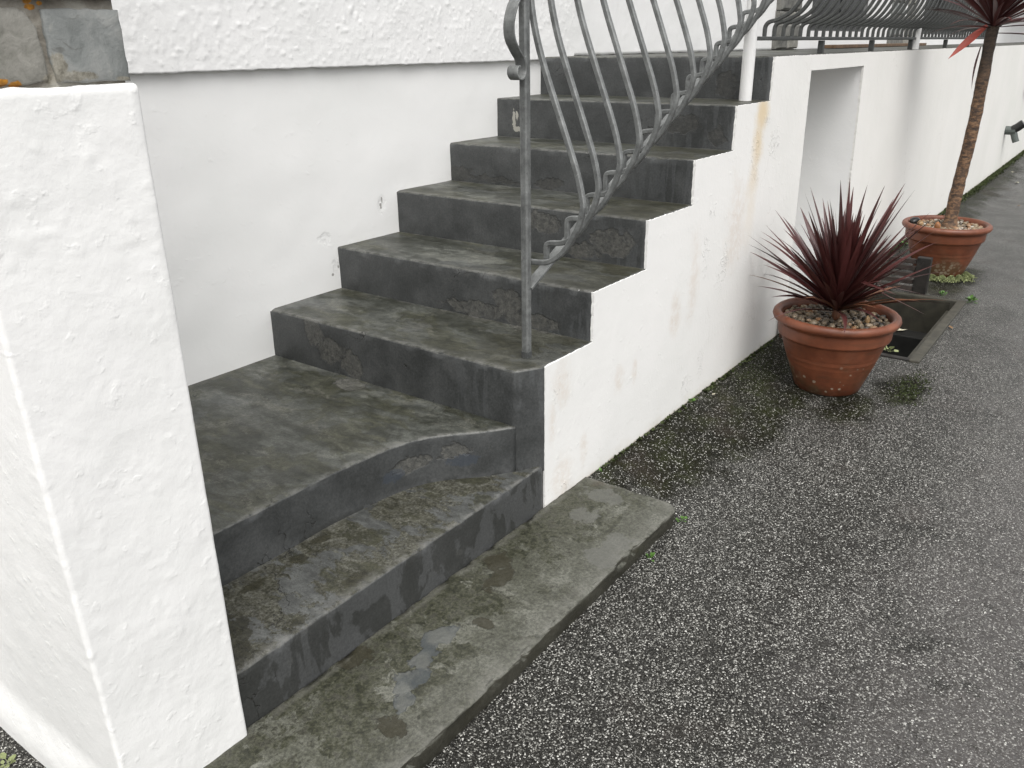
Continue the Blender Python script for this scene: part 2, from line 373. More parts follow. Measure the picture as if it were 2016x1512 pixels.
def mat_asphalt():
    t = NT('asphalt_chippings'); p = t.pos()
    x, y, z = t.sep(p)
    pw = t.vmath('ADD', p, t.vmath('SCALE', t.vmath('SUBTRACT', t.noise(p, 120, 3, colr=True), (.5, .5, .5)), .010))
    v = t.vor(pw, 172); v2 = t.vor(t.vmath('ADD', pw, (3.1, 1.7, .4)), 275)
    d, d2 = v.outputs['Distance'], v2.outputs['Distance']
    r, g, b = t.sep(v.outputs['Color']); r2, g2, b2 = t.sep(v2.outputs['Color'])
    big = t.noise(p, 1.1, 4, .6); med = t.noise(p, 6, 6, .65)
    dens = t.math('ADD', t.math('MULTIPLY', t.math('SUBTRACT', big, .5), .55), t.math('MULTIPLY', t.math('SUBTRACT', med, .5), .6))
    chip = t.math('MULTIPLY', t.ss(t.math('ADD', r, dens), .46, .49), t.ss(d, .48, .38))
    chip2 = t.math('MULTIPLY', t.ss(t.math('ADD', r2, dens), .60, .63), t.ss(d2, .44, .32))
    st = [(.0, (.060, .058, .051)), (.25, (.135, .131, .116)), (.5, (.25, .245, .222)), (.72, (.41, .405, .37)), (1.0, (.70, .69, .645))]
    bind = t.ramp(t.noise(p, 150, 4, .75), [(.35, (.011, .0107, .0095)), (.6, (.033, .032, .028)), (.75, (.062, .060, .054))])
    c = t.mix(chip2, bind, t.ramp(g2, st))
    c = t.mix(chip, c, t.ramp(g, st))
    # further off the chip colours blend into a softer mottled grey
    far = t.ss(t.math('SUBTRACT', x, t.math('MULTIPLY', y, 1.2)), 2.2, 6.0)
    c = t.mix(t.math('MULTIPLY', far, .70), c, t.ramp(med, [(.3, (.055, .055, .051)), (.7, (.115, .113, .107))]))
    # moss and damp at the foot of the wall and round the pots
    moss = t.blobs([((1.02, -.14, -.03), (.50, .26, .2)), ((.58, -.10, -.03), (.28, .22, .2)), ((1.58, -.14, -.03), (.50, .30, .2)), ((2.0, -.10, -.03), (.38, .24, .2)),
                    ((1.62, -.55, -.05), (.22, .13, .2)), ((1.95, -.68, -.05), (.20, .12, .2)), ((7.0, -.05, -.03), (5.0, .22, .2)), ((4.2, -.5, -.05), (.5, .16, .2)), ((1.2, -.30, -.05), (.35, .12, .2))],
                   .30, 9, (.60, 1.25))
    mtex = t.ss(t.noise(p, 70, 6, .78), .38, .58)
    mm = t.math('MULTIPLY', moss, t.math('ADD', .74, t.math('MULTIPLY', mtex, .26)))
    mm = t.math('MULTIPLY', mm, t.math('SUBTRACT', 1.0, t.math('MULTIPLY', t.math('MULTIPLY', chip, t.ss(g, .55, .75)), .80)))
    c = t.mix(t.math('MULTIPLY', mm, .97), c, t.ramp(t.noise(p, 8, 6, .7), [(.36, (.007, .0068, .004)), (.50, (.012, .012, .006)), (.62, (.021, .024, .008))]))
    brn = t.ss(t.noise(p, 2.6, 4, .6), .56, .72)
    c = t.mix(t.math('MULTIPLY', brn, .28), c, (.055, .042, .034))
    wet = t.ss(t.math('ADD', y, t.math('MULTIPLY', t.math('SUBTRACT', t.noise(p, 1.6, 3), .5), .55)), -.80, -1.40)
    cav = t.math('MAXIMUM', t.ss(d, .62, .36), t.ss(d2, .50, .30))
    h = t.math('SUBTRACT', .6, d)
    h = t.math('ADD', t.math('MULTIPLY', h, t.math('ADD', .5, r)), t.math('MULTIPLY', t.math('SUBTRACT', .6, d2), t.math('MULTIPLY', r2, .7)))
    h = t.math('ADD', h, t.math('MULTIPLY', t.noise(p, 30, 4), .4))
    rg = t.math('SUBTRACT', t.ss(t.noise(p, 2.0, 4, .6), .3, .7, .28, .42), t.math('MULTIPLY', wet, .14))
    film = t.math('MULTIPLY', wet, t.ss(med, .36, .50))
    c = t.mix(t.math('MULTIPLY', film, t.ss(r, .97, .90, 0, .62)), c, (.086, .079, .075))  # grey sky sheen of the wet surface, painted into the base colour
    sp = t.math('MULTIPLY', t.math('MULTIPLY_ADD', cav, .40, .06), t.math('MULTIPLY_ADD', wet, 1.0, .75))
    sp = t.math('MULTIPLY', sp, t.math('SUBTRACT', 1.0, t.math('MULTIPLY', moss, .8)))
    st_ = t.math('SUBTRACT', .9, t.math('MULTIPLY', film, .45))
    return t.out(c, rg, t.bump(h, st_, .006), spec=sp)

def white(name, c=(.80, .792, .765), lump=.5, fine=.35, stains=None):
    t = NT(name); p = t.pos()
    n = t.noise(p, 1.6, 5, .55)
    base = t.mix(t.ss(n, .35, .7), c, tuple(q * k for q, k in zip(c, (.95, .955, .95))))
    h = t.math('ADD', t.math('MULTIPLY', t.noise(p, 7, 4, .55), .8 * lump), t.math('MULTIPLY', t.noise(p, 55, 5, .65), fine * .35))
    lum = t.ss(t.noise(p, 34, 3, .5), .60, .74)
    h = t.math('ADD', h, t.math('MULTIPLY', lum, .16 * lump))
    rg = .62
    if stains: base, h = stains(t, p, base, h)
    return t.out(base, rg, t.bump(h, .5, .012), spec=.3)

def wall_stains(t, p, base, h):
    x, y, z = t.sep(p)
    st = t.n('ShaderNodeMapping'); st.inputs['Scale'].default_value = (1, 1, .16); t.put(st.inputs['Vector'], p)
    run = t.math('MULTIPLY', t.ss(t.noise(st.outputs[0], 3.2, 5, .6, .3), .46, .72), t.ss(t.noise(p, 1.4, 3), .42, .62))
    right = t.ss(x, 1.2, 3.2)
    base = t.mix(t.math('MULTIPLY', t.math('MULTIPLY', run, right), .14), base, (.60, .58, .53))
    base = t.mix(t.math('MULTIPLY', t.ss(x, .4, 3.6), .22), base, (.70, .665, .58))
    dirt = t.blobs([((.185, 0, .41), (.07, .1, .09)), ((.56, 0, .30), (.045, .1, .06)), ((.68, 0, .30), (.025, .1, .06)), ((.20, 0, .04), (.07, .1, .11)),
                    ((1.0, 0, .44), (.05, .1, .11)), ((.33, 0, .12), (.03, .1, .08)), ((1.55, 0, .70), (.12, .1, .25)), ((.13, 0, .30), (.03, .1, .10)), ((1.15, 0, .55), (.06, .1, .2))], .4, 9, (.2, 1.25))
    dirt = t.math('MULTIPLY', dirt, t.ss(t.noise(p, 30, 6, .7), .36, .58, .25, 1.0))
    base = t.mix(t.math('MULTIPLY', dirt, .32), base, (.58, .465, .355))
    ck = t.vor(t.vmath('ADD', p, t.vmath('SCALE', t.vmath('SUBTRACT', t.noise(p, 7, 5, colr=True), (.5, .5, .5)), .35)), 1.3, 'DISTANCE_TO_EDGE').outputs['Distance']
    ckm = t.math('MULTIPLY', t.ss(ck, .0035, .001), t.ss(t.noise(p, 1.8, 2), .54, .62))
    base = t.mix(t.math('MULTIPLY', ckm, .35), base, (.42, .39, .34))
    spl = t.math('MULTIPLY', t.ss(t.noise(p, 90, 5, .75), .58, .66), t.ss(t.math('ADD', z, t.math('MULTIPLY', t.noise(p, 5, 3), .25)), .34, .10))
    base = t.mix(t.math('MULTIPLY', spl, .25), base, (.45, .40, .31))
    rust = t.blobs([((1.74, 0, 1.14), (.07, .1, .09)), ((1.72, 0, 1.0), (.065, .1, .13)), ((1.70, 0, .86), (.07, .1, .13)), ((1.70, 0, .70), (.07, .1, .14))], .28, 12, (.15, 1.35))
    base = t.mix(t.math('MULTIPLY', rust, t.ss(z, .6, 1.18, .10, .62)), base, (.66, .47, .20))
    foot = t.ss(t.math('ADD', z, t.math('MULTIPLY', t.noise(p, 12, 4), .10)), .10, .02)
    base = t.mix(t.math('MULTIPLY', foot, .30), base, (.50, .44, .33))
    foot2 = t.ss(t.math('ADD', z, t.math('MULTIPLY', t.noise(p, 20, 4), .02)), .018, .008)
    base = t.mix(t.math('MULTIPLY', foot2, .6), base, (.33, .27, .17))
    grn = t.math('MULTIPLY', t.ss(x, 6, 11), t.ss(t.noise(p, 1.2, 3), .4, .65))
    base = t.mix(t.math('MULTIPLY', grn, .18), base, (.55, .60, .52))
    bl = t.blobs([((1.80, 0, 1.12), (.10, .1, .05)), ((1.93, 0, 1.0), (.08, .1, .09)), ((1.72, 0, .96), (.07, .1, .13)), ((1.25, 0, .66), (.05, .1, .12)), ((1.28, 0, .79), (.05, .1, .05)),
                  ((1.154, 0, .085), (.06, .1, .05)), ((1.28, 0, .14), (.04, .1, .07)), ((.15, 0, .40), (.03, .1, .05)), ((.22, 0, .02), (.05, .1, .05)), ((1.45, 0, .55), (.06, .1, .12))], .6, 14, (.5, 1.0))
    bw = t.ss(t.noise(p, 40, 4, .6, 1.2), .54, .66)
    h = t.math('ADD', h, t.math('MULTIPLY', t.math('MULTIPLY', bl, bw), .75))
    return base, h

def house_stains(t, p, base, h):
    chips = t.blobs([((.625, 1.2, .805), (.008, .1, .012)), ((.635, 1.2, .825), (.005, .1, .014)), ((.33, 1.2, .57), (.010, .1, .006)), ((.36, 1.2, .60), (.006, .1, .009))], .7, 75, (.75, .95))
    base = t.mix(t.math('MULTIPLY', chips, .8), base, (.24, .23, .21))
    h = t.math('SUBTRACT', h, t.math('MULTIPLY', t.blobs([((.63, 1.2, .81), (.03, .1, .045)), ((.35, 1.2, .59), (.03, .1, .045)), ((.30, 1.2, .72), (.04, .1, .03))], .5, 30, (.5, 1.0)), t.math('MULTIPLY', t.noise(p, 60, 4, .6), .6)))
    return base, h

M_stairs = mat_stairs(); M_slab = mat_slab(); M_asph = mat_asphalt()
M_pillar = white('pillar_paint', (.81, .805, .79), .58, .5)
M_wall = white('wall_paint', (.82, .812, .79), .6, .35, wall_stains)
M_house = white('house_paint', (.83, .825, .81), .45, .3, house_stains)
M_rough = white('roughcast_paint', (.81, .805, .795), .55, .6)
M_cream = plain('cream_render', (.74, .69, .60), .7, 0, .06, 6, .004)
M_white = plain('white_gloss_paint', (.78, .775, .76), .4, 0, .04, 14)

def mat_metal():
    t = NT('weathered_galvanised_steel'); p = t.pos()
    a = t.noise(p, 22, 6, .7); b = t.noise(p, 95, 4, .7)
    c = t.ramp(a, [(.3, (.095, .099, .097)), (.5, (.160, .166, .162)), (.7, (.24, .248, .242))])
    c = t.mix(t.math('MULTIPLY', t.ss(b, .56, .7), .45), c, (.045, .046, .043))
    c = t.mix(t.math('MULTIPLY', t.ss(t.noise(p, 40, 4, .6), .64, .72), .4), c, (.30, .31, .30))
    return t.out(c, .5, t.bump(t.math('ADD', a, t.math('MULTIPLY', b, .5)), .35, .003), .25)
M_metal = mat_metal()
M_iron = plain('dark_iron', (.062, .065, .062), .5, 0, .3, 60, .002)  # darker grey for all parts of the terrace railing

def mat_terracotta():
    t = NT('terracotta'); p = t.obj(); z = t.sep(p)[2]
    a = t.noise(p, 9, 5, .6)
    c = t.ramp(a, [(.36, (.118, .037, .018)), (.62, (.190, .061, .029))])
    grime = t.math('MULTIPLY', t.ss(z, .22, .02), t.ss(t.noise(p, 6, 5, .65), .38, .62))
    c = t.mix(t.math('MULTIPLY', grime, .65), c, (.060, .032, .016))
    haze_ = t.math('MULTIPLY', t.ss(t.noise(p, 5, 5, .6), .52, .7), .35)
    c = t.mix(haze_, c, (.20, .10, .065))
    v = t.vor(t.vmath('ADD', p, t.vmath('SCALE', t.noise(p, 40, 2, colr=True), .012)), 42)
    sp = t.math('MULTIPLY', t.ss(t.sep(v.outputs['Color'])[0], .80, .84), t.ss(v.outputs['Distance'], .34, .24))
    where = t.math('MULTIPLY', t.ss(z, .17, .06), t.ss(t.noise(p, 4.5, 3), .50, .62))
    c = t.mix(t.math('MULTIPLY', t.math('MULTIPLY', sp, t.ss(z, .24, .04)), .75), c, (.38, .33, .25))
    band = t.n('ShaderNodeMapping'); band.inputs['Scale'].default_value = (1, 1, 6); t.put(band.inputs['Vector'], p)
    c = t.mix(t.math('MULTIPLY', t.ss(t.noise(band.outputs[0], 7, 5, .65), .52, .62), .35), c, (.085, .040, .022))
    gre = t.math('MULTIPLY', t.ss(t.noise(p, 5.5, 5, .6), .50, .62), t.ss(z, .26, .06))
    c = t.mix(t.math('MULTIPLY', gre, .4), c, (.070, .060, .030))
    ring_ = t.math('MULTIPLY', t.ss(v.outputs['Distance'], .52, .40), where)
    c = t.mix(t.math('MULTIPLY', ring_, .5), c, (.34, .30, .22))
    h = t.math('ADD', t.math('MULTIPLY', a, .3), t.math('MULTIPLY', t.noise(p, 120, 4, .7), .2))
    return t.out(c, .42, t.bump(h, .3, .003), spec=.45)
M_terra = mat_terracotta()

def mat_leaf(name, c0, c1, rough=.38):
    t = NT(name); p = t.obj()
    st = t.n('ShaderNodeMapping'); st.inputs['Scale'].default_value = (1, 9, 1); t.put(st.inputs['Vector'], p)
    a = t.noise(st.outputs[0], 28, 3, .6)
    inf = t.n('ShaderNodeObjectInfo').outputs['Random']
    c = t.mix(t.math('ADD', t.math('MULTIPLY', a, .6), t.math('MULTIPLY', inf, .4)), c0, c1)
    return t.out(c, rough, None, spec=.5)
M_leaf = mat_leaf('maroon_leaf', (.020, .0065, .0065), (.105, .030, .027))
M_leaf_old = mat_leaf('withered_leaf', (.085, .030, .016), (.20, .085, .035), .6)
M_leaf_red = mat_leaf('red_leaf', (.30, .050, .035), (.42, .085, .06), .5)
M_green = mat_leaf('weed_leaf', (.045, .11, .016), (.10, .21, .035), .5)
M_moss = mat_leaf('moss_leaf', (.16, .19, .075), (.30, .33, .16), .8)
M_mossd = mat_leaf('moss_dark', (.016, .022, .005), (.050, .068, .014), .8)

def mat_bark():
    t = NT('cordyline_bark'); p = t.pos()
    st = t.n('ShaderNodeMapping'); st.inputs['Scale'].default_value = (1, 1, 2.2); t.put(st.inputs['Vector'], p)
    a = t.noise(st.outputs[0], 26, 6, .7, .4)
    c = t.ramp(a, [(.34, (.028, .018, .013)), (.46, (.070, .042, .026)), (.56, (.17, .095, .050)), (.72, (.26, .155, .085))])
    zz = t.sep(p)[2]
    c = t.mix(t.ss(t.math('ADD', zz, t.math('MULTIPLY', t.noise(p, 9, 3), .3)), 1.15, 1.5), c, t.ramp(a, [(.35, (.022, .016, .012)), (.7, (.085, .058, .038))]))
    h = t.math('ADD', a, t.math('MULTIPLY', t.noise(st.outputs[0], 70, 4, .7), .5))
    return t.out(c, .75, t.bump(h, .9, .008))
M_bark = mat_bark()

def mat_pebble():
    t = NT('pebble'); p = t.pos()
    at = t.n('ShaderNodeAttribute', attribute_name='edge').outputs['Fac']
    c = t.ramp(at, [(0, (.045, .040, .034)), (.2, (.10, .075, .05)), (.4, (.16, .125, .085)), (.55, (.22, .165, .10)), (.72, (.30, .235, .165)), (.86, (.27, .13, .05)), (1, (.46, .42, .36))])
    n = t.noise(p, 60, 4, .7)
    c = t.mix(t.math('MULTIPLY', t.ss(n, .5, .7), .35), c, (.05, .04, .03))
    return t.out(c, .4, t.bump(n, .3, .003))
M_peb = mat_pebble()
M_wood = plain('dark_wet_timber', (.014, .012, .010), .5, 0, .5, 30, .004)
M_board = plain('grey_timber_kerb', (.046, .043, .032), .6, 0, .4, 22, .005)
M_slat = plain('brown_slat', (.030, .022, .018), .55, 0, .5, 26, .004)
M_dark = plain('dark_lining', (.009, .009, .008), .5, 0, .5, 12, .006)  # near-black tone for the pit floor, ledge and sides
M_pit = plain('pit_far_wall', (.024, .022, .015), .55, 0, .45, 14, .006)
M_fit = plain('grey_green_plastic', (.075, .088, .080), .5, 0, .2, 30)
M_black = plain('black_plastic', (.012, .012, .012), .4, 0, .2, 30)
M_frame = plain('dark_window_frame', (.018, .019, .019), .35, 0, .2, 30)
M_sill = plain('brown_timber_board', (.12, .072, .038), .6, 0, .5, 18, .004)
t_ = NT('window_glass'); M_glass = t_.out((.016, .018, .019), .08, None, spec=.6)

def mat_stone(name, stops, lich=False):
    t = NT(name); p = t.pos()
    warp = t.vmath('ADD', p, t.vmath('SCALE', t.vmath('SUBTRACT', t.noise(p, 16, 3, colr=True), (.5, .5, .5)), .05))
    a = t.noise(warp, 17, 6, .6, .6)
    c = t.ramp(a, stops)
    st = t.n('ShaderNodeMapping'); st.inputs['Rotation'].default_value = (0, math.radians(28), 0); st.inputs['Scale'].default_value = (.35, 1, 3.2); t.put(st.inputs['Vector'], warp)
    vein = t.ss(t.noise(st.outputs[0], 24, 4, .6), .62, .72)
    c = t.mix(t.math('MULTIPLY', vein, .5), c, (.075, .070, .058))
    c = t.mix(t.math('MULTIPLY', t.ss(t.noise(p, 45, 5, .7), .60, .72), .35), c, (.36, .35, .31))
    smear = t.blobs([((-1.205, -.01, 1.388), (.035, .04, .009)), ((-1.228, -.01, 1.402), (.012, .04, .02)), ((-1.24, -.01, 1.385), (.02, .04, .008)), ((-1.13, -.01, 1.382), (.014, .04, .005))], .4, 60, (.7, 1.05))
    c = t.mix(t.math('MULTIPLY', smear, .8), c, t.ramp(t.noise(p, 60, 6, .75), [(.38, (.13, .115, .08)), (.5, (.25, .23, .18)), (.62, (.33, .31, .26))]))
    li = t.blobs([((-1.316, -.01, 1.383), (.014, .04, .007)), ((-1.296, -.01, 1.380), (.011, .04, .006)), ((-1.25, -.01, 1.484), (.009, .04, .005)), ((-1.252, -.01, 1.492), (.010, .04, .006)), ((-1.236, -.01, 1.489), (.006, .04, .004))], .35, 90, (.75, .95))
    c = t.mix(li, c, t.ramp(t.noise(p, 120, 3), [(.3, (.20, .085, .008)), (.7, (.50, .22, .02))]))
    return t.out(c, .7, t.bump(t.math('ADD', a, t.math('MULTIPLY', t.noise(p, 75, 5, .7), .5)), .5, .006))
M_stone_b = mat_stone('blue_grey_slate', [(.36, (.165, .175, .168)), (.5, (.215, .225, .217)), (.64, (.27, .275, .262))])
M_stone_w = mat_stone('warm_grey_slate', [(.36, (.165, .162, .138)), (.5, (.225, .218, .192)), (.64, (.29, .28, .25))])
M_mortar = mat_stone('lime_mortar', [(.34, (.12, .108, .085)), (.5, (.225, .205, .170)), (.66, (.36, .345, .30))])
M_quoin = mat_stone('brown_quoin', [(.3, (.085, .085, .078)), (.5, (.14, .138, .125)), (.7, (.20, .195, .175))])

# ------------------------------------------------------------------ measured layout
W = 1.2026
X = {3: 0.0, 4: .3683, 5: .7298, 6: 1.0922, 7: 1.4522, 8: 1.8221}
Z = {0: .0092, 1: .1637, 2: .3205, 3: .5054, 4: .6763, 5: .8515, 6: 1.0185, 7: 1.1926, 8: 1.3705}
ZD = 1.3705                       # terrace deck

def sst(t): t = np.clip(t, 0, 1); return t * t * (3 - 2 * t)
def ground_z(x, y):
    return -.05 * np.maximum(sst(-np.asarray(y, float) / .4), sst((-np.asarray(x, float) - 1.1) / .25))

# ------------------------------------------------------------------ driveway
xs = [-60, -20, -8, -4, -2] + list(np.arange(-1.5, 2.35, .08)) + [2.40, 2.6, 2.9, 3.2, 3.5, 3.62, 3.9, 4.3, 5, 6, 8, 12, 20, 40, 80]
ys = [-80, -30, -12, -5, -2.5, -1.5, -1.0, -.80, -.68, -.60, -.5, -.44, -.4, -.36, -.32, -.28, -.24, -.2, -.16, -.12, -.08, -.04, 0, .04, .3, .8, 2, 8, 30, 80]
V = [(x, y, float(ground_z(x, y)) + .004 * (math.sin(x * 2.1 + y) + math.sin(x * .9 - y * 2.3)) * (1 if y < -.5 else 0) * (0 if (2.3 < x < 3.7 and y > -.72) else 1)) for y in ys for x in xs]
F = []
for j in range(len(ys) - 1):
    for i in range(len(xs) - 1):
        cx, cy = (xs[i] + xs[i + 1]) / 2, (ys[j] + ys[j + 1]) / 2
        if 2.40 < cx < 3.62 and -.68 < cy < .8: continue
        n = len(xs); F.append((j * n + i, j * n + i + 1, (j + 1) * n + i + 1, (j + 1) * n + i))
tag(link('driveway', mesh('driveway', V, F, M_asph, True)), 'dark wet asphalt driveway with pale stone chippings', kind='structure')

# ------------------------------------------------------------------ staircase
stairs = empty('staircase', (0, .6, 0), 'grey painted concrete staircase climbing between two white walls, paint flaking', 'staircase')
stairs.location = (0, 0, 0)

def resample(P, step):
    P = np.asarray(P, float); d = np.r_[0, np.cumsum(np.linalg.norm(np.diff(P, axis=0), axis=1))]
    n = max(2, int(d[-1] / step) + 1); s = np.linspace(0, d[-1], n)
    return np.c_[np.interp(s, d, P[:, 0]), np.interp(s, d, P[:, 1])]

def step_mesh(name, front, back_fn, ztop, zbot, seed, mat, r=.007, riser_step=.018, amp=1.0, tread_step=.016):
    front = np.asarray(front); n = len(front)
    tang = np.gradient(front, axis=0); tang /= np.linalg.norm(tang, axis=1)[:, None]
    nin = np.c_[-tang[:, 1], tang[:, 0]]                   # inward, to the left of travel
    back = back_fn(front)
    rows, edge = [], []
    for z in np.linspace(zbot, ztop - r, max(3, int((ztop - zbot) / riser_step))):
        rows.append(np.c_[front, np.full(n, z)]); edge.append(0)
    for k in range(1, 6):
        a = k / 5 * math.pi / 2
        rows.append(np.c_[front + nin * (r - r * math.cos(a)), np.full(n, ztop - r + r * math.sin(a))]); edge.append(1)
    st = front + nin * r; L = np.linalg.norm(back - st, axis=1).max(); m = max(4, int(L / tread_step))
    for k in range(1, m + 1):
        q = st + (back - st) * (k / m); rows.append(np.c_[q, np.full(n, ztop)]); edge.append(1 if k * L / m < .008 else (.35 if k * L / m < .03 else 0))
    Vv = np.vstack(rows); ed = np.repeat(np.array(edge, float), n)
    bd = np.linalg.norm(Vv[:, :2] - np.tile(back, (len(rows), 1)), axis=1)
    ed = np.where((Vv[:, 2] > ztop - 1e-6) & (ed < .9) & (np.abs(bd - .03) < .010), np.maximum(ed, .62), ed)
    low = (fbm(Vv, 4, seed) - .5) * .004 * amp; hi = (fbm(Vv, 40, seed + 9, 2) - .5) * .0012 * amp
    top = Vv[:, 2] > ztop - r * .3
    nn = np.tile(nin, (len(rows), 1))
    Vv[:, 2] += np.where(top, low * .6 + hi * .6, 0)
    Vv[:, :2] -= nn * np.where(top, 0, low * .8 + hi)[:, None]
    chipd = np.clip(fbm(Vv, 30, seed + 5, 3) - .60, 0, 1) * .04 * amp
    e1 = (ed > .9)
    Vv[:, :2] += nn * (np.where(e1, chipd, 0))[:, None]; Vv[:, 2] -= np.where(e1, chipd * .7, 0)
    F = grid_faces(len(rows), n)
    # close the two ends and the hidden back
    nv = len(Vv); Vv = np.vstack([Vv, np.c_[back, np.full(n, zbot)]]); ed = np.r_[ed, np.zeros(n)]
    R = len(rows)
    for k in range(n - 1):
        a = (R - 1) * n + k
        F.append((a, a + 1, nv + k + 1, nv + k)); F.append((nv + k, nv + k + 1, k + 1, k))
    F.append(tuple([k * n for k in range(R)] + [nv])); F.append(tuple([k * n + n - 1 for k in range(R)] + [nv + n - 1]))
    return mesh(name, Vv, F, mat, True, ed)

XL = -1.32
curve = smooth_path([(XL, .305), (-1.1, .300), (-.85, .293), (-.70, .290), (-.565, .291), (-.458, .281), (-.335, .266), (-.232, .233), (-.155, .177), (-.087, .113), (.0, .0486)], 6)
def rev(a): return a[::-1].copy()
# direction of travel must keep the tread on the left: go +x along fronts that face -y
f1 = resample([(XL, 0.0), (.075, 0.0), (.086, .002)], .014)
link('step', step_mesh('step_lowest', f1, lambda f: np.c_[np.interp(f[:, 0], [XL, .086], [XL, .07]), np.interp(np.interp(f[:, 0], [XL, .086], [XL, .05]), curve[:, 0], curve[:, 1]) + .03], Z[1], -.04, 11, M_stairs), stairs)
f2 = resample(curve, .014)
link('step', step_mesh('step_landing', f2, lambda f: np.c_[np.interp(f[:, 0], [XL, 0], [XL, .03]), np.full(len(f), W + .02)], Z[2], Z[1] - .03, 22, M_stairs), stairs)
f3 = resample([(0, W + .012), (0, .056), (.004, .047), (.081, .003), (.086, 0.0)], .014)
# these fronts face -x, so walk towards -y: the tread is then on the left
def back_x(xb): return lambda f: np.c_[np.full(len(f), xb), f[:, 1]]
link('step', step_mesh('step_block', f3, back_x(X[4] + .03), Z[3], Z[1] - .02, 33, M_stairs), stairs)
for i in range(4, 9):
    fi = resample([(X[i], W + .012), (X[i], .012), (X[i] + .004, .003), (X[i] + .012, 0.0)], .014)
    xb = X[i + 1] + .03 if i < 8 else X[8] + .45
    link('step', step_mesh('step_block', fi, back_x(xb), Z[i], Z[i - 1] - .03, 40 + 7 * i, M_stairs), stairs)

# slab lying before the lowest step
def slab2():
    # grid with rounded edges
    x0, x1, y0, y1 = -1.75, .352, -.365, .004
    nx, ny = 150, 28
    us = np.linspace(0, 1, nx); vs = np.linspace(0, 1, ny)
    rows = []; ed = []
    r = .010
    def ringpts(off, z):
        a, b, c, d = x0 + off, x1 - off, y0 + off, y1 - off
        return a, b, c, d
    Vv = []; E = []
    for v in vs:
        for u in us:
            x = x0 + r + (x1 - x0 - 2 * r) * u; y = y0 + r + (y1 - y0 - 2 * r) * v
            # soften the outer corner
            dx = max(0, x - (x1 - .05)); dy = max(0, (y0 + .05) - y)
            if dx > 0 and dy > 0:
                dd = math.hypot(dx, dy)
                if dd > .04: x -= dx * (1 - .04 / dd); y += dy * (1 - .04 / dd)
            e = 1.0 if (v == 0 or u in (0, 1)) else (.7 if v > .955 else .5 if (v < .08 or u > .985) else 0)
            Vv.append((x, y, Z[0])); E.append(e)
    Vv = np.array(Vv); 
    Vv[:, 2] += (fbm(Vv, 6, 3) - .5) * .007 + (fbm(Vv, 40, 4, 2) - .5) * .003
    F = grid_faces(ny, nx)
    per = [k for k in range(nx)] + [j * nx + nx - 1 for j in range(1, ny)] + [(ny - 1) * nx + k for k in range(nx - 2, -1, -1)] + [j * nx for j in range(ny - 2, 0, -1)]
    loopn = len(per); c = np.array([(x0 + x1) / 2, (y0 + y1) / 2])
    prev = list(per)
    top = Vv[per].copy(); A = [Vv]; base = len(Vv)
    outd = np.zeros((loopn, 2))
    for k in range(loopn):
        a = top[k - 1][:2]; b = top[(k + 1) % loopn][:2]; t = b - a; t /= np.linalg.norm(t) + 1e-9; outd[k] = (t[1], -t[0])
    for lev, (o, dz) in enumerate([(.004, -.0007), (.0072, -.003), (.0095, -.006), (.010, -.010), (.010, -.024), (.009, -.04), (.006, -.056), (.004, -.09)]):
        q = top.copy(); q[:, :2] += outd * o; q[:, 2] += dz
        nz = (fbm(q, 16, 8 + lev) - .5); q[:, :2] += outd * (nz * .007)[:, None]
        ch = np.clip(fbm(q, 24, 30) - .57, 0, 1) * .06
        if lev < 4: q[:, :2] -= outd * ch[:, None]; q[:, 2] -= ch * .5
        A.append(q); E += [1.0 if lev < 3 else 0.0] * loopn
        cur = list(range(base, base + loopn)); base += loopn
        for k in range(loopn): F.append((prev[k], prev[(k + 1) % loopn], cur[(k + 1) % loopn], cur[k]))
        prev = cur
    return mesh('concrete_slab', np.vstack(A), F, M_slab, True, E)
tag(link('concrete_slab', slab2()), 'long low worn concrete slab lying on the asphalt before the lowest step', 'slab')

# ------------------------------------------------------------------ white outer wall with stepped top and recess
def jline(a, b, step=.012, amp=.0005):
    a, b = np.array(a, float), np.array(b, float); L = np.linalg.norm(b - a); n = max(1, int(L / step))
    P = [a + (b - a) * k / n for k in range(n)]
    d = (b - a) / L; nm = np.array([-d[1], d[0]])
    return [p + nm * random.gauss(0, amp) * (0 if k == 0 else 1) for k, p in enumerate(P)]
g = .0025
nxl, nxr0, nxr1, nzt = 2.325, 3.228, 3.33, 1.299
corner = [(.0885, -.09), (.0885, Z[3] - g)]
for i in range(4, 9): corner += [(X[i] + g + .001, Z[i - 1] - g), (X[i] + g + .001, Z[i] - g)]
corner += [(7.9, Z[8] - g), (30, Z[8] - g), (30, -.09), (nxr1 + .01, -.09), (nxr1, 0), (nxr0, nzt), (nxl, nzt), (nxl + .035, 0), (nxl + .036, -.09)]
out = []
for k in range(len(corner)):
    a, b = corner[k], corner[(k + 1) % len(corner)]
    out += jline(a, b, .011 if max(a[0], b[0]) < 9 else .5, .0006)
yF = -.003
bm = bmesh.new()
fv = [bm.verts.new((p[0], yF, p[1])) for p in out]
bv = [bm.verts.new((p[0], yF + (.014 if (2.2 < p[0] < 3.4 and p[1] < 1.31) else .06), p[1])) for p in out]
n = len(out)
ee = []
for k in range(n):
    ee.append(bm.edges.new((fv[k], fv[(k + 1) % n])))
bmesh.ops.triangle_fill(bm, use_beauty=True, edges=ee)
for k in range(n):
    bm.faces.new((fv[k], fv[(k + 1) % n], bv[(k + 1) % n], bv[k]))
wall = empty('outer_wall', (0, 0, 0), 'long white rendered wall with stepped top and tall recess, rust stain and blistered paint', 'wall')
link('wall_face', bm_mesh('wall_face', bm, M_wall), wall)
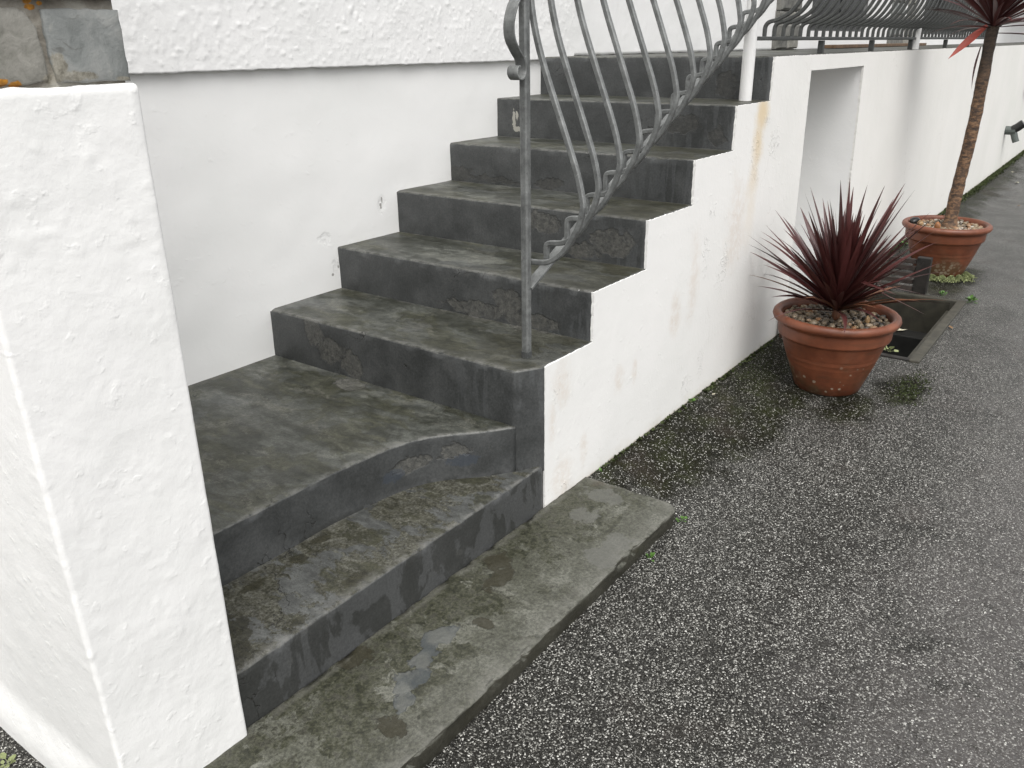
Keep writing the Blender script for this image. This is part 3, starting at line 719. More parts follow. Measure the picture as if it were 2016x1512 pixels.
# recess: two reveals, head, back
def quad(name, P, m, parent): return link(name, mesh(name, P, [(0, 1, 2, 3)], m), parent)
y1 = .42
def strip_grid(a, b, c, d, nu, nv, amp, seed):
    a, b, c, d = map(np.array, (a, b, c, d)); Vv = []
    for j in range(nv):
        for i in range(nu):
            u, v = i / (nu - 1), j / (nv - 1); Vv.append((a * (1 - u) + b * u) * (1 - v) + (d * (1 - u) + c * u) * v)
    Vv = np.array(Vv); nm = np.cross(b - a, d - a).astype(float); nm /= np.linalg.norm(nm)
    Vv = Vv + nm * ((fbm(Vv, 9, seed) - .5) * amp)[:, None]
    return Vv, grid_faces(nv, nu)
yb = yF + .012
rv = [((nxr1 + .018, yb, -.5), (nxr1 + .018, y1, -.5), (nxr0 + .004, y1, nzt), (nxr0 + .004, yb, nzt), 'reveal'),
      ((nxl + .036, yb, -.5), (nxl + .036, y1, -.5), (nxl - .004, y1, nzt), (nxl - .004, yb, nzt), 'reveal'),
      ((nxl, yb, nzt + .003), (nxr0, yb, nzt + .003), (nxr0, y1, nzt + .003), (nxl, y1, nzt + .003), 'recess_head'),
      ((nxl, y1, -.5), (nxr1 + .02, y1, -.5), (nxr1 + .02, y1, nzt), (nxl, y1, nzt), 'recess_back')]
for k, (a, b, c, d, nm) in enumerate(rv):
    Vv, F = strip_grid(a, b, c, d, 20, 40, .006, 60 + k); link(nm, mesh(nm, Vv, F, M_pillar, True), wall)

# upper bay at the far end
bay = empty('end_wall', (7.9, 0, 1.345), 'cream rendered upper wall at the far end, overhanging the white wall', 'wall')
link('render_face', bm_mesh('render_face', box(7.93, 30, -.045, .28, 1.362, 5.0, .012), M_cream), bay)
link('drip_edge', bm_mesh('drip_edge', box(7.925, 30, -.06, -.004, 1.338, 1.361, .006), M_cream), bay)

# ------------------------------------------------------------------ terrace deck
tag(link('terrace_deck', bm_mesh('terrace_deck', box(X[8] + .45, 30, .001, 6.0, 1.325, ZD - .001, .004), M_stairs)), 'grey painted terrace floor at the top of the stairs', kind='structure')

# ------------------------------------------------------------------ house
house = empty('house', (0, W, 0), 'white house behind the stairs, smooth base under rough cast render', 'house')
house.location = (0, 0, 0)
Vv, F = strip_grid((-7.0, W, -.12), (8.2, W, -.12), (8.2, W, 1.42), (-7.0, W, 1.42), 300, 50, .006, 5)
link('base_wall', mesh('base_wall', Vv, F, M_house, True), house)
# rough cast: real lumps where the photo shows them, the same wall carried up above
def roughcast(x0, x1, z0, z1, step):
    nx, nz = int((x1 - x0) / step) + 1, int((z1 - z0) / step) + 1
    xx, zz = np.meshgrid(np.linspace(x0, x1, nx), np.linspace(z0, z1, nz))
    P = np.c_[xx.ravel(), np.full(xx.size, W - .024), zz.ravel()]
    d = np.clip(vn(P, 66, 1) - .76, 0, 1) * .013 + np.clip(fbm(P, 52, 7, 3) - .55, 0, 1) * .007 + (fbm(P, 9, 3) - .5) * .005 - np.clip(vn(P, 80, 12) - .84, 0, 1) * .014
    bot = zz.ravel() < z0 + step * .5
    P[:, 1] -= d
    P[:, 2] += np.where(bot, (fbm(P, 26, 15) - .5) * .012, 0)
    F = grid_faces(nz, nx)
    nv = len(P); low = P[:nx].copy(); low[:, 1] = W + .003
    P = np.vstack([P, low]); F += [(k, k + 1, nv + k + 1, nv + k) for k in range(nx - 1)]
    return P, F
Vv, F = roughcast(-1.4, 2.1, 1.357, 1.78, .0055)
link('roughcast', mesh('roughcast', Vv, F, M_rough, True), house)
Vv, F = roughcast(2.095, 5.02, 1.372, 2.0, .016)
link('roughcast', mesh('roughcast', Vv, F, M_rough, True), house)
def wallbox(x0, x1, z0, z1, m=M_rough, y0=W - .024, nm='upper_wall'):
    link(nm, bm_mesh(nm, box(x0, x1, y0, W + .25, z0, z1), m), house)
wallbox(-7.0, -1.401, 1.358, 5.2); wallbox(-1.40, 2.1, 1.782, 5.2); wallbox(2.1, 5.02, 2.003, 5.2)
wallbox(5.02, 5.86, 1.372, 5.2); wallbox(5.86, 7.76, 1.372, 1.515); wallbox(5.86, 7.76, 3.3, 5.2); wallbox(7.76, 9.9, 1.372, 5.2)
wallbox(9.9, 13.4, 1.372, 1.5); wallbox(9.9, 13.4, 3.3, 5.2); wallbox(13.4, 30, 1.372, 5.2)
def window(x0, x1, z0, z1, mull):
    f = link('window', bm_mesh('window', box(x0, x1, W + .03, W + .09, z0, z1), M_frame), house)
    f['label'] = 'dark framed window behind the terrace railing'
    wds = np.linspace(x0 + .05, x1 - .05, mull + 1)
    for k in range(mull):
        link('pane', bm_mesh('pane', box(wds[k] + .03, wds[k + 1] - .03, W + .02, W + .032, z0 + .06, z1 - .06, .004), M_glass), f)
window(5.86, 7.76, 1.515, 3.3, 2); window(9.9, 13.4, 1.5, 3.3, 3)
# stone quoins on the terrace front
def stone_block(nm, x0, x1, z0, z1, yf, dep, m, seed, parent):
    Vv, F = strip_grid((x0, yf, z0), (x1, yf, z0), (x1, yf, z1), (x0, yf, z1), 10, 8, .02, seed)
    nx, nv = 10, len(Vv)
    per = list(range(nx)) + [j * nx + nx - 1 for j in range(1, 8)] + [7 * nx + k for k in range(nx - 2, -1, -1)] + [j * nx for j in range(6, 0, -1)]
    bk = Vv[per].copy(); bk[:, 1] = yf + dep; Vv[per, 1] += .012
    F += [(per[k], per[(k + 1) % len(per)], nv + (k + 1) % len(per), nv + k) for k in range(len(per))]
    return link(nm, mesh(nm, np.vstack([Vv, bk]), F, m, False), parent)
zq = 1.374
for k, h in enumerate([.08, .11, .09, .12, .1, .12]):
    xa = 5.0 + random.uniform(-.02, .02)
    if k % 2: stone_block('quoin_stone', xa, 5.50, zq + .004, zq + h - .004, W - .07, .05, M_quoin, k, house)
    else:
        stone_block('quoin_stone', xa, 5.24, zq + .004, zq + h - .004, W - .07, .05, M_quoin, k, house)
        stone_block('quoin_stone', 5.25, 5.50, zq + .004, zq + h - .004, W - .066, .05, M_stone_w, k + 20, house)
    zq += h
zq = 1.374
for k, h in enumerate([.1, .12, .1, .12, .1]):
    stone_block('quoin_stone', 8.5, 9.1 + random.uniform(-.1, .1), zq + .004, zq + h - .004, W - .06, .04, [M_quoin, M_stone_b][k % 2], k + 40, house)
    stone_block('quoin_stone', 9.22, 9.8, zq + .004, zq + h - .004, W - .06, .04, [M_stone_w, M_quoin][k % 2], k + 50, house)
    zq += h
tag(link('timber_board', bm_mesh('timber_board', box(5.9, 9.4, W - .25, W - .10, ZD + .002, ZD + .03, .004), M_sill)), 'brown timber board lying on the terrace below the dark window', 'board')

# ------------------------------------------------------------------ left pillar
pillar = empty('pillar', (-1.25, .3, 0), 'white lumpy painted pillar with slate stones on top, at the left of the steps', 'pillar')
pillar.location = (0, 0, 0)
def pillar_mesh():
    x0, x1, yf, yb_ = -1.402, -1.1095, -.0195, 1.25
    r = .008
    plan = [(x1, .5)] + [(x1, y) for y in np.arange(.45, 0, -.03)] + [(x1, yf + r)]
    for k in range(1, 6):
        a = k / 5 * math.pi / 2; plan.append((x1 - r + r * math.cos(a), yf + r - r * math.sin(a)))
    plan += [(x, yf) for x in np.arange(x1 - r - .005, x0 + r, -.0055)]
    for k in range(0, 6):
        a = k / 5 * math.pi / 2; plan.append((x0 + r - r * math.sin(a), yf + r - r * math.cos(a)))
    plan += [(x0, y) for y in np.arange(yf + r + .006, .7, .009)] + [(x0, y) for y in np.arange(.72, yb_ + .02, .06)]
    plan = np.array(plan); nC = len(plan)
    tan_ = np.gradient(plan, axis=0); tan_ /= np.linalg.norm(tan_, axis=1)[:, None]; nr = np.c_[-tan_[:, 1], tan_[:, 0]]
    if nr[nC // 3][1] > 0: nr = -nr
    zs = np.r_[np.arange(-.09, 1.366, .0065), 1.3705, 1.3735, 1.3745]
    rows = []
    for z in zs:
        q = np.c_[plan, np.full(nC, z)]
        ins = 0 if z < 1.367 else {1.3705: .002, 1.3735: .006}.get(round(z, 4), .013)
        q[:, :2] -= nr * ins; rows.append(q)
    P = np.vstack(rows); N = np.tile(nr, (len(zs), 1))
    d = (fbm(P, 4, 2) - .5) * .010 + np.clip(vn(P, 55, 4) - .78, 0, 1) * .007 * sst((fbm(P, 4, 21) - .35) / .3) + (fbm(P, 26, 6) - .5) * .0018
    d = d * np.where(P[:, 0] > x1 - .012, .45, 1.0)
    lf = sst((x0 + .012 - P[:, 0]) / .012) * sst((P[:, 1] - yf) / .05)
    d += lf * .018 * sst((.10 - P[:, 2]) / .12)
    d += np.exp(-((P[:, 0] - x0) ** 2 + (P[:, 1] - yf) ** 2) / .008 ** 2) * np.clip(fbm(P, 75, 33, 2) - .45, 0, 1) * .0045
    P[:, :2] += N * d[:, None]
    P[:, 2] += np.where(P[:, 2] > 1.36, (fbm(P, 30, 8) - .5) * .006, 0)
    # left face leans in slightly towards the ground
    P[:, 0] += .018 * (1 - np.clip(P[:, 2] / 1.1, 0, 1)) * sst((x1 - P[:, 0]) / (x1 - x0))
    F = grid_faces(len(zs), nC)
    tp = P[-nC:].copy(); c0 = len(P); cen = np.array([[-1.25, .4, 1.374]])
    P = np.vstack([P, cen]); F += [((len(zs) - 1) * nC + k, (len(zs) - 1) * nC + k + 1, c0) for k in range(nC - 1)]
    return mesh('painted_base', P, F, M_pillar, True)
link('painted_base', pillar_mesh(), pillar)
link('mortar_core', bm_mesh('mortar_core', box(-1.390, -1.1215, -.006, 1.2, 1.371, 2.1, .006), M_mortar), pillar)
def stone(poly, yf, dep, m, seed, axis='y', xf=0):
    P = np.array(poly, float); 
    dense = []
    for k in range(len(P)):
        a, b = P[k], P[(k + 1) % len(P)]; nn_ = max(1, int(np.linalg.norm(b - a) / .012))
        dense += [a + (b - a) * j / nn_ for j in range(nn_)]
    D = np.array(dense); cen = D.mean(0); D += (rng.random(D.shape) - .5) * .0025
    rings = [(1.0, dep), (1.0, .004), (.985, .001), (.94, 0.0), (.72, -.001), (.42, .0)]
    Vv, F = [], []
    for s, o in rings:
        q = cen + (D - cen) * s
        for p_ in q: Vv.append((p_[0], yf + o, p_[1]))
    Vv = np.array(Vv); face = np.arange(len(Vv)) >= 2 * len(D)
    Vv[:, 1] += np.where(face, (fbm(Vv, 18, seed) - .5) * .007 + (fbm(Vv, 70, seed + 3) - .5) * .0025, 0)
    F = grid_faces(len(rings), len(D), 0, True); F.append(tuple(range((len(rings) - 1) * len(D), len(rings) * len(D))))
    if axis == 'x': Vv = np.c_[xf + (Vv[:, 1] - yf), Vv[:, 0], Vv[:, 2]]
    o = link('stone', mesh('stone', Vv, F, m, True), pillar); return o
S1 = [[-1.388, 1.4825], [-1.320, 1.4815], [-1.275, 1.4815], [-1.262, 1.476], [-1.253, 1.466], [-1.249, 1.456], [-1.2465, 1.428], [-1.246, 1.400], [-1.2455, 1.384], [-1.287, 1.3785], [-1.388, 1.3785]]
S2 = [[-1.2385, 1.481], [-1.18, 1.4825], [-1.1185, 1.4830], [-1.1175, 1.44], [-1.117, 1.3785], [-1.19, 1.378], [-1.234, 1.3795], [-1.2375, 1.41], [-1.239, 1.45]]
stone(S1, -.0125, .03, M_stone_w, 1); stone(S2, -.0135, .03, M_stone_b, 2)
stone([[-1.389, 1.4935], [-1.1185, 1.4975], [-1.118, 1.560], [-1.27, 1.566], [-1.389, 1.558]], -.022, .05, M_stone_w, 3)
stone([[-1.389, 1.575], [-1.25, 1.573], [-1.245, 1.68], [-1.389, 1.69]], -.013, .03, M_stone_b, 4)
stone([[-1.235, 1.573], [-1.118, 1.571], [-1.118, 1.69], [-1.235, 1.68]], -.013, .03, M_stone_w, 5)
stone([[-1.389, 1.70], [-1.118, 1.70], [-1.118, 1.80], [-1.389, 1.81]], -.014, .03, M_stone_b, 6)
for k in range(4):
    for j in range(3):
        a = .0 + k * .28 + (.14 if j % 2 else 0); zz = 1.385 + j * .12
        stone([[a + .01, zz], [a + .265, zz + .003], [a + .262, zz + .105], [a + .012, zz + .108]], 0, .03, [M_stone_w, M_stone_b][(k + j) % 2], 10 + 4 * k + j, 'x', -1.396)

# ------------------------------------------------------------------ railings
PROF = [(0, 0), (0, .047), (-.0045, .0595), (-.0165, .0645), (-.040, .067), (-.068, .073), (-.100, .092), (-.132, .124), (-.165, .178), (-.184, .235), (-.182, .270),
        (-.165, .335), (-.134, .415), (-.099, .500), (-.062, .590), (-.036, .660), (-.016, .730), (-.004, .800), (0, .870), (0, .93)]
YR = .093
def railz(x): return .789 + .4815 * (x - .236)
PROF_T = [(0, 0), (0, .032), (-.003, .046), (-.012, .057), (-.027, .063), (-.052, .069)] + PROF[6:]
def bar_mesh(first=False, prof=PROF):
    P = prof if not first else [(.0, .0645)] + PROF[4:]
    P = smooth_path(P, 3)
    Vv, F = sweep([(0, a, b) for a, b in P], sq(.0162), (1, 0, 0))
    return mesh('baluster', Vv, F, M_metal, False)
rail = empty('stair_railing', (.125, YR, Z[3]), 'grey bellied iron railing climbing the stairs from a scrolled square post', 'railing')
rail.location = (0, 0, 0)
SL = math.atan(.4815)
bar = bar_mesh(); bar1 = bar_mesh(True); bar_t = bar_mesh(False, PROF_T); bar_t.materials[0] = M_iron
link('baluster', bar1, rail, (.147, YR, railz(.147)))
k = 0
x = .236
while x < 1.76:
    o = link('baluster', bar, rail, (x, YR, railz(x))); o.rotation_euler = (0, 0, random.uniform(-.03, .03)); x += .1188
def flat(nm, P, w_, h_, par, m=None):
    Vv, F = sweep(P, sq(w_, h_), (0, 1, 0)); return link(nm, mesh(nm, Vv, F, m or M_metal), par)
flat('bottom_rail', [(.13, YR, railz(.13) - .008), (.8, YR, railz(.8) - .008), (1.735, YR, railz(1.735) - .008)], .036, .010, rail)
flat('handrail', [(.118, YR, railz(.118) + .935), (.8, YR, railz(.8) + .935), (1.74, YR, railz(1.74) + .935)], .042, .010, rail)
Vv, F = sweep([(.125, YR, Z[3] - .03), (.125, YR, 1.0), (.121, YR, 1.668)], sq(.0255), (0, 1, 0)); link('post', mesh('post', Vv, F, M_metal), rail)
link('post_sleeve', bm_mesh('post_sleeve', box(.112, .138, .080, .106, Z[3] - .01, Z[3] + .022, .003), M_stairs), rail)
scr = smooth_path([(.112, YR, 1.668), (.100, YR, 1.60), (.090, YR, 1.552), (.066, YR, 1.517), (.052, YR, 1.478), (.056, YR, 1.442), (.078, YR, 1.412), (.100, YR, 1.389), (.1075, YR, 1.362), (.097, YR, 1.341), (.078, YR, 1.339), (.066, YR, 1.352), (.070, YR, 1.368), (.080, YR, 1.371)], 6)
flat('scroll', scr, .036, .0055, rail)

trail = empty('terrace_railing', (1.95, YR, ZD), 'grey bellied iron railing along the edge of the terrace above the recess', 'railing')
trail.location = (0, 0, 0)
zr = 1.4465
x = 1.93
while x < 7.75:
    o = link('baluster', bar_t, trail, (x, YR, zr)); o.rotation_euler = (0, 0, random.uniform(-.03, .03)); x += .1172
flat('bottom_rail', [(1.84, YR, zr - .006), (4.745, YR, zr - .008)], .034, .016, trail, M_iron)
flat('bottom_rail', [(4.82, YR, zr - .006), (7.8, YR, zr - .008)], .034, .016, trail, M_iron)
flat('handrail', [(1.74, YR, zr + .935), (7.8, YR, zr + .935)], .042, .010, trail, M_iron)
for xf in (2.724, 3.676, 4.66, 5.83, 6.79, 7.72):
    link('foot', bm_mesh('foot', box(xf - .012, xf + .012, YR - .018, YR + .010, ZD - .002, zr - .016, .002), M_iron), trail)

def white_post(x, y, z, label):
    Vv, F = sweep([(x, y, z - .01), (x, y, z + 1), (x, y, 4.2)], ring(.0268, 24), (0, 1, 0), False)
    o = link('roof_post', mesh('roof_post', Vv, F, M_white, True)); return tag(o, label, 'post', 'white posts by the railings')
white_post(1.757, .087, Z[7], 'white round post standing on the second highest step beside the stair railing')
white_post(4.78, .085, ZD, 'white round post on the terrace edge between two lengths of railing')

# ------------------------------------------------------------------ wall fittings at the far right
fit = empty('pipe_fitting', (9.6, -.01, .449), 'grey green forked pipe fitting low on the white wall at far right', 'pipe')
fit.location = (0, 0, 0)
def tube(nm, P, r, m, par, n_=14):
    Vv, F = sweep(P, ring(r, n_), (0, 0, 1) if abs(Vector(P[1]).z - Vector(P[0]).z) < .05 else (1, 0, 0)); return link(nm, mesh(nm, Vv, F, m, False), par)
tube('wall_stub', [(9.6, .02, .45), (9.6, -.085, .45), (9.6, -.11, .452)], .048, M_fit, fit)
tube('upper_arm', [(9.6, -.075, .455), (9.6, -.125, .49), (9.6, -.175, .535)], .047, M_black, fit)
tube('lower_arm', [(9.6, -.085, .45), (9.6, -.115, .37), (9.6, -.135, .325)], .036, M_fit, fit)
o = tube('downpipe', [(10.62, -.05, .83), (10.62, -.05, 1.33)], .045, M_black, None)
tag(o, 'short black pipe on the white wall at the right edge of view', 'pipe')

# ------------------------------------------------------------------ light well before the recess
well = empty('light_well', (3.0, -.3, -.05), 'dark open pit with timber kerb beside the near potted plant', 'pit')
well.location = (0, 0, 0)
zg = -.05
link('kerb_board', bm_mesh('kerb_board', box(2.365, 3.63, -.682, -.632, -.22, zg + .012, .006), M_board), well)
link('kerb_ledge', bm_mesh('kerb_ledge', box(2.42, 3.60, -.630, -.585, -.26, zg - .055, .005), M_board), well)
link('kerb_board', bm_mesh('kerb_board', box(2.372, 2.412, -.631, .05, -.24, zg + .008, .005), M_wood), well)
link('kerb_board', bm_mesh('kerb_board', box(3.602, 3.64, -.631, .05, -.26, zg + .010, .005), M_board), well)
link('far_wall', bm_mesh('far_wall', box(3.598, 3.62, -.60, .7, -.36, zg - .003), M_pit), well)
link('far_ledge', bm_mesh('far_ledge', box(3.46, 3.597, -.584, .7, -.5, -.265, .006), M_dark), well)
link('pit_floor', bm_mesh('pit_floor', box(2.3, 3.7, -.72, .75, -.56, -.5), M_dark), well)
link('side_wall', bm_mesh('side_wall', box(2.3, 3.7, -.66, -.632, -.5, -.2225), M_dark), well)
link('side_wall', bm_mesh('side_wall', box(2.3, 2.40, -.64, .75, -.5, -.2425), M_dark), well)

gr = empty('slatted_cover', (3.66, -.2, zg), 'dark slatted timber cover standing on edge at the end of the pit', 'cover')
gr.location = (0, 0, 0)
link('end_board', bm_mesh('end_board', box(3.648, 3.70, -.445, -.365, zg + .01, .185, .004), M_wood), gr)
for k in range(5):
    z0 = zg + .018 + k * .043
    link('slat', bm_mesh('slat', box(3.655, 3.672, -.363, -.02, z0, z0 + .030, .004, 2, .002), M_slat), gr)
link('cross_batten', bm_mesh('cross_batten', box(3.674, 3.695, -.12, -.07, zg + .02, .175, .003), M_wood), gr)

# ------------------------------------------------------------------ pots, pebbles, plants
def pot(x, y, z, label, rot):
    R_, h = .272, .358
    prof = [(.0, .004), (.136, 0), (.146, .006), (.160, .045), (.176, .085), (.1925, .128), (.1935, .131), (.1955, .134), (.1962, .1405), (.2042, .160), (.2060, .1635), (.2056, .167), (.209, .1725), (.2086, .176), (.2112, .180), (.2145, .192), (.225, .222), (.233, .243), (.236, .250), (.2455, .254), (.2485, .262), (.250, .300), (.2515, .312), (.262, .316),
            (.274, .324), (.279, .336), (.276, .348), (.267, .356), (.255, .358), (.244, .353), (.238, .342), (.236, .30), (.232, .27), (.0, .27)]
    s = R_ / .279
    Vv, F = lathe([(r * s, zz) for r, zz in prof], 72, False)
    o = link('plant_pot', mesh('plant_pot', Vv, F, M_terra, True), None, (x, y, z)); o.rotation_euler = (0, 0, rot)
    return tag(o, label, 'plant pot', 'terracotta pots by the wall')
P1 = (1.827, -.397, -.05); P2 = (4.250, -.400, -.05)
pot(*P1, 'near terracotta pot holding the low spiky plant, white lichen spots round its foot', .4)
pot(*P2, 'farther terracotta pot holding the tall trunked plant, pale moss at its foot', 2.1)

def ico(sub=1):
    bm = bmesh.new(); bmesh.ops.create_icosphere(bm, subdivisions=sub, radius=1)
    v = np.array([q.co[:] for q in bm.verts]); f = [tuple(q.index for q in fc.verts) for fc in bm.faces]; bm.free(); return v, f
IV, IF = ico(2)
def rotm(r):
    q = r.normal(size=4); q /= np.linalg.norm(q); a, b, c, d = q
    return np.array([[1 - 2 * (c * c + d * d), 2 * (b * c - d * a), 2 * (b * d + c * a)], [2 * (b * c + d * a), 1 - 2 * (b * b + d * b * 0 + d * d), 2 * (c * d - b * a)], [2 * (b * d - c * a), 2 * (c * d + b * a), 1 - 2 * (b * b + c * c)]])
def pebble_v(size, flat_, r, sd):
    v = IV * np.array([1, r.uniform(.65, .95), flat_]) * size
    v = v * (1 + (vn(IV, 1.3, sd)[:, None] - .5) * .5)
    a = r.uniform(0, 6.28); c, s = math.cos(a), math.sin(a); t1 = r.normal(0, .3); c2, s2 = math.cos(t1), math.sin(t1)
    v = v @ np.array([[1, 0, 0], [0, c2, -s2], [0, s2, c2]]).T
    return v @ np.array([[c, -s, 0], [s, c, 0], [0, 0, 1]]).T
def pebbles(P, ztop, Rr, label, seed, tone):
    r = np.random.default_rng(seed); Vs, Fs, At = [], [], []; off = 0; pts = []
    for layer in range(2):
        tries = 0
        while tries < 3500:
            tries += 1
            a = r.uniform(0, 6.283); d = Rr * math.sqrt(r.uniform()); size = r.uniform(.0095, .0195) * (1.15 if r.uniform() < .15 else 1)
            x, y = d * math.cos(a), d * math.sin(a)
            if any(l == layer and (x - px) ** 2 + (y - py) ** 2 < (.80 * (size + ps)) ** 2 for px, py, ps, l in pts): continue
            pts.append((x, y, size, layer))
            v = pebble_v(size, r.uniform(.5, .75), r, int(r.integers(1, 9999)))
            hh = ztop - .006 + layer * .010 + .008 * math.sin(x * 14 + seed) * math.cos(y * 11) + r.uniform(-.003, .003)
            Vs.append(v + np.array([P[0] + x, P[1] + y, P[2] + hh])); Fs += [(a_ + off, b_ + off, c_ + off) for a_, b_, c_ in IF]
            At += [float(np.clip(r.beta(1.6, 1.7) + tone, 0, 1))] * len(v); off += len(v)
    o = link('pebbles', mesh('pebbles', np.vstack(Vs), Fs, M_peb, True, At, fix=False))
    return tag(o, label, 'pebbles', kind='stuff')
pebbles(P1, .318, .222, 'brown pebbles filling the near pot round the spiky plant', 3, -.12)
pebbles(P2, .322, .222, 'mixed pale pebbles filling the farther pot round the trunk', 5, .08)
def big_stone(x, y, z, s, m, label, seed, sc_=(1, .7, .6)):
    r = np.random.default_rng(seed); v = IV * np.array(sc_) * s; v = v * (1 + (vn(IV, 1.2, seed)[:, None] - .5) * .6)
    return tag(link('loose_stone', mesh('loose_stone', v, IF, m, True, fix=False), None, (x, y, z)), label, 'stone', 'larger stones on the pebbles')
M_sb = plain('black_pebble', (.012, .012, .012), .3, 0, .4, 30); M_st = plain('tan_pebble', (.30, .19, .09), .5, 0, .4, 30); M_so = plain('rusty_pebble', (.26, .11, .04), .6, 0, .5, 30)
big_stone(P2[0] - .02, P2[1] + .195, .300, .042, M_sb, 'glossy black stone near the left rim of the farther pot', 2)
big_stone(P2[0] - .075, P2[1] + .150, .297, .032, M_st, 'tan stone leaning on the black stone in the farther pot', 3)
big_stone(P2[0] - .09, P2[1] + .04, .292, .030, M_so, 'rusty orange stone on pebbles left of the tall trunk', 4, (.8, .7, 1))
big_stone(P1[0] + .02, P1[1] - .13, .285, .019, M_st, 'small tan stone on the near pot pebbles right of the plant', 8, (.7, .6, 1))

def leaf_mesh(nm, L, wid, droop, m, fold=.30, n_=11, seed=0, kink=0):
    """A sword leaf lying along +X, folded along its midrib, bending down by 'droop' towards the tip."""
    Vv = []; F = []; a = 0.0; x = z = 0.0
    for k in range(n_):
        s = k / (n_ - 1)
        wd = wid * (.42 + .58 * min(1, s / .35)) * (1 - max(0, (s - .45) / .55) ** 1.6) if s < 1 else .0006
        wd = max(wd, .0007)
        f = fold * (1 - s * .5) * wd
        nx_, nz_ = -math.sin(-a), math.cos(a)
        Vv += [(x + nx_ * f, wd / 2, z + nz_ * f), (x, 0, z), (x + nx_ * f, -wd / 2, z + nz_ * f)]
        stp = L / (n_ - 1); a2 = a - droop * (s ** 1.3) / (n_ - 1) * 2 - (kink if k == n_ // 2 else 0)
        x += math.cos(a2) * stp; z += math.sin(a2) * stp; a = a2
    for k in range(n_ - 1):
        b = k * 3; F += [(b, b + 1, b + 4, b + 3), (b + 1, b + 2, b + 5, b + 4)]
    return mesh(nm, Vv, F, m, True)

def rosette(parent, base, nl, Lr, seed, spread, low_old=.12, wid=.030, elmin=0, elmax=86, p_el=.75, stem=.05, hole=None):
    r = np.random.default_rng(seed)
    ms = [leaf_mesh('leaf', L, wid * r.uniform(.85, 1.1), d, M_leaf) for L, d in [(Lr[1], .10), (Lr[1] * .95, .28), (Lr[0] * 1.1, .18), (Lr[0], .05), (Lr[1] * .9, .45), (Lr[0] * 1.05, .6)]]
    ms.append(leaf_mesh('leaf', Lr[0] * 1.15, wid * .9, .15, M_leaf, kink=.7))
    mo = [leaf_mesh('leaf', L, wid * .8, d, M_leaf_old) for L, d in [(Lr[0], .5), (Lr[1] * .85, .35)]]
    for k in range(nl):
        q = (k + .5) / nl
        el = math.radians(elmin + (elmax - elmin) * q ** p_el + r.normal(0, 4)); az = k * 2.39996 + r.normal(0, .25)
        old = el < math.radians(elmin + 14) and r.uniform() < low_old * 4
        if el > math.radians(50): me = ms[r.choice([0, 2, 3])]
        elif el > math.radians(25): me = ms[r.choice([0, 1, 2, 3, 4, 6], p=[.2, .2, .2, .2, .14, .06])]
        else: me = ms[r.choice([1, 4, 5])]
        if old: me = mo[r.integers(0, 2)]
        o = link('leaf', me, parent)
        hgt = stem * (.2 + .8 * q)
        o.location = (base[0] + .010 * math.cos(az), base[1] + .010 * math.sin(az), base[2] + hgt)
        s_ = r.uniform(.82, 1.08) * (.85 if q > .93 else 1) * (.90 if el < math.radians(38) else 1)
        o.rotation_euler = (r.normal(0, .25), -el, az); o.scale = (s_, 1, s_ if me in ms[:2] else 1)
    return

cd1 = empty('spiky_plant', (P1[0], P1[1], .27), 'low maroon cordyline with a burst of sword leaves in the near pot', 'plant', 'maroon cordylines in pots')
cd1.location = (0, 0, 0)
Vv, F = lathe([(.020, .25), (.017, .30), (.013, .34), (.008, .37)], 10); link('stem', mesh('stem', [(a + P1[0], b + P1[1] - .0, c) for a, b, c in Vv], F, M_leaf_old, True), cd1)
rosette(cd1, (P1[0], P1[1], .295), 168, (.38, .53), 12, 1, .06, .031, 13, 86, .72, .07)

cd2 = empty('tall_plant', (P2[0], P2[1], .27), 'tall cordyline with bare brown trunk and maroon leafy head in the farther pot', 'plant', 'maroon cordylines in pots')
cd2.location = (0, 0, 0)
tp = smooth_path([(4.27, -.412, .25), (4.295, -.414, .345), (4.31, -.416, .52), (4.312, -.426, .69), (4.312, -.440, .94), (4.312, -.441, 1.21), (4.312, -.444, 1.44), (4.312, -.446, 1.50)], 14)
Vv = []; nr_ = 16
for k, p_ in enumerate(tp):
    s = k / (len(tp) - 1); rad = .056 - .016 * min(s / .12, 1) - .006 * s
    for j in range(nr_):
        a = 2 * math.pi * j / nr_; q = np.array([[math.cos(a) * .5, math.sin(a) * .5, p_[2] * 1.0]])
        rr = rad * (1 + .16 * (vn(q, 9, 3)[0] - .5) + .14 * (vn(q * [1, 1, 1], 26, 8)[0] - .5)) + .0010 * (((p_[2] * 38 + 3 * vn(np.array([[p_[0], p_[1], p_[2]]]), 7, 2)[0]) % 1) > .6)
        Vv.append((p_[0] + rr * math.cos(a), p_[1] + rr * math.sin(a), p_[2]))
link('trunk', mesh('trunk', Vv, grid_faces(len(tp), nr_, 0, True), M_bark, True), cd2)
rosette(cd2, (4.312, -.446, 1.47), 105, (.46, .62), 31, 1, .06, .034, 2, 85, .80, .10)
rl = leaf_mesh('leaf', .28, .046, .30, M_leaf_red, .25); o = link('leaf', rl, cd2, (4.285, -.415, 1.505)); o.rotation_euler = (-.9, math.radians(40), math.radians(132)); o['label'] = 'dying red leaf hanging from the head'
dl = leaf_mesh('leaf', .25, .028, .2, M_leaf, .35); o = link('leaf', dl, cd2, (4.285, -.405, 1.385)); o.rotation_euler = (.2, math.radians(84), math.radians(130))
dl2 = leaf_mesh('leaf', .50, .026, .9, M_leaf, .35); o = link('leaf', dl2, cd2, (4.32, -.455, 1.46)); o.rotation_euler = (.1, math.radians(2), math.radians(-62))

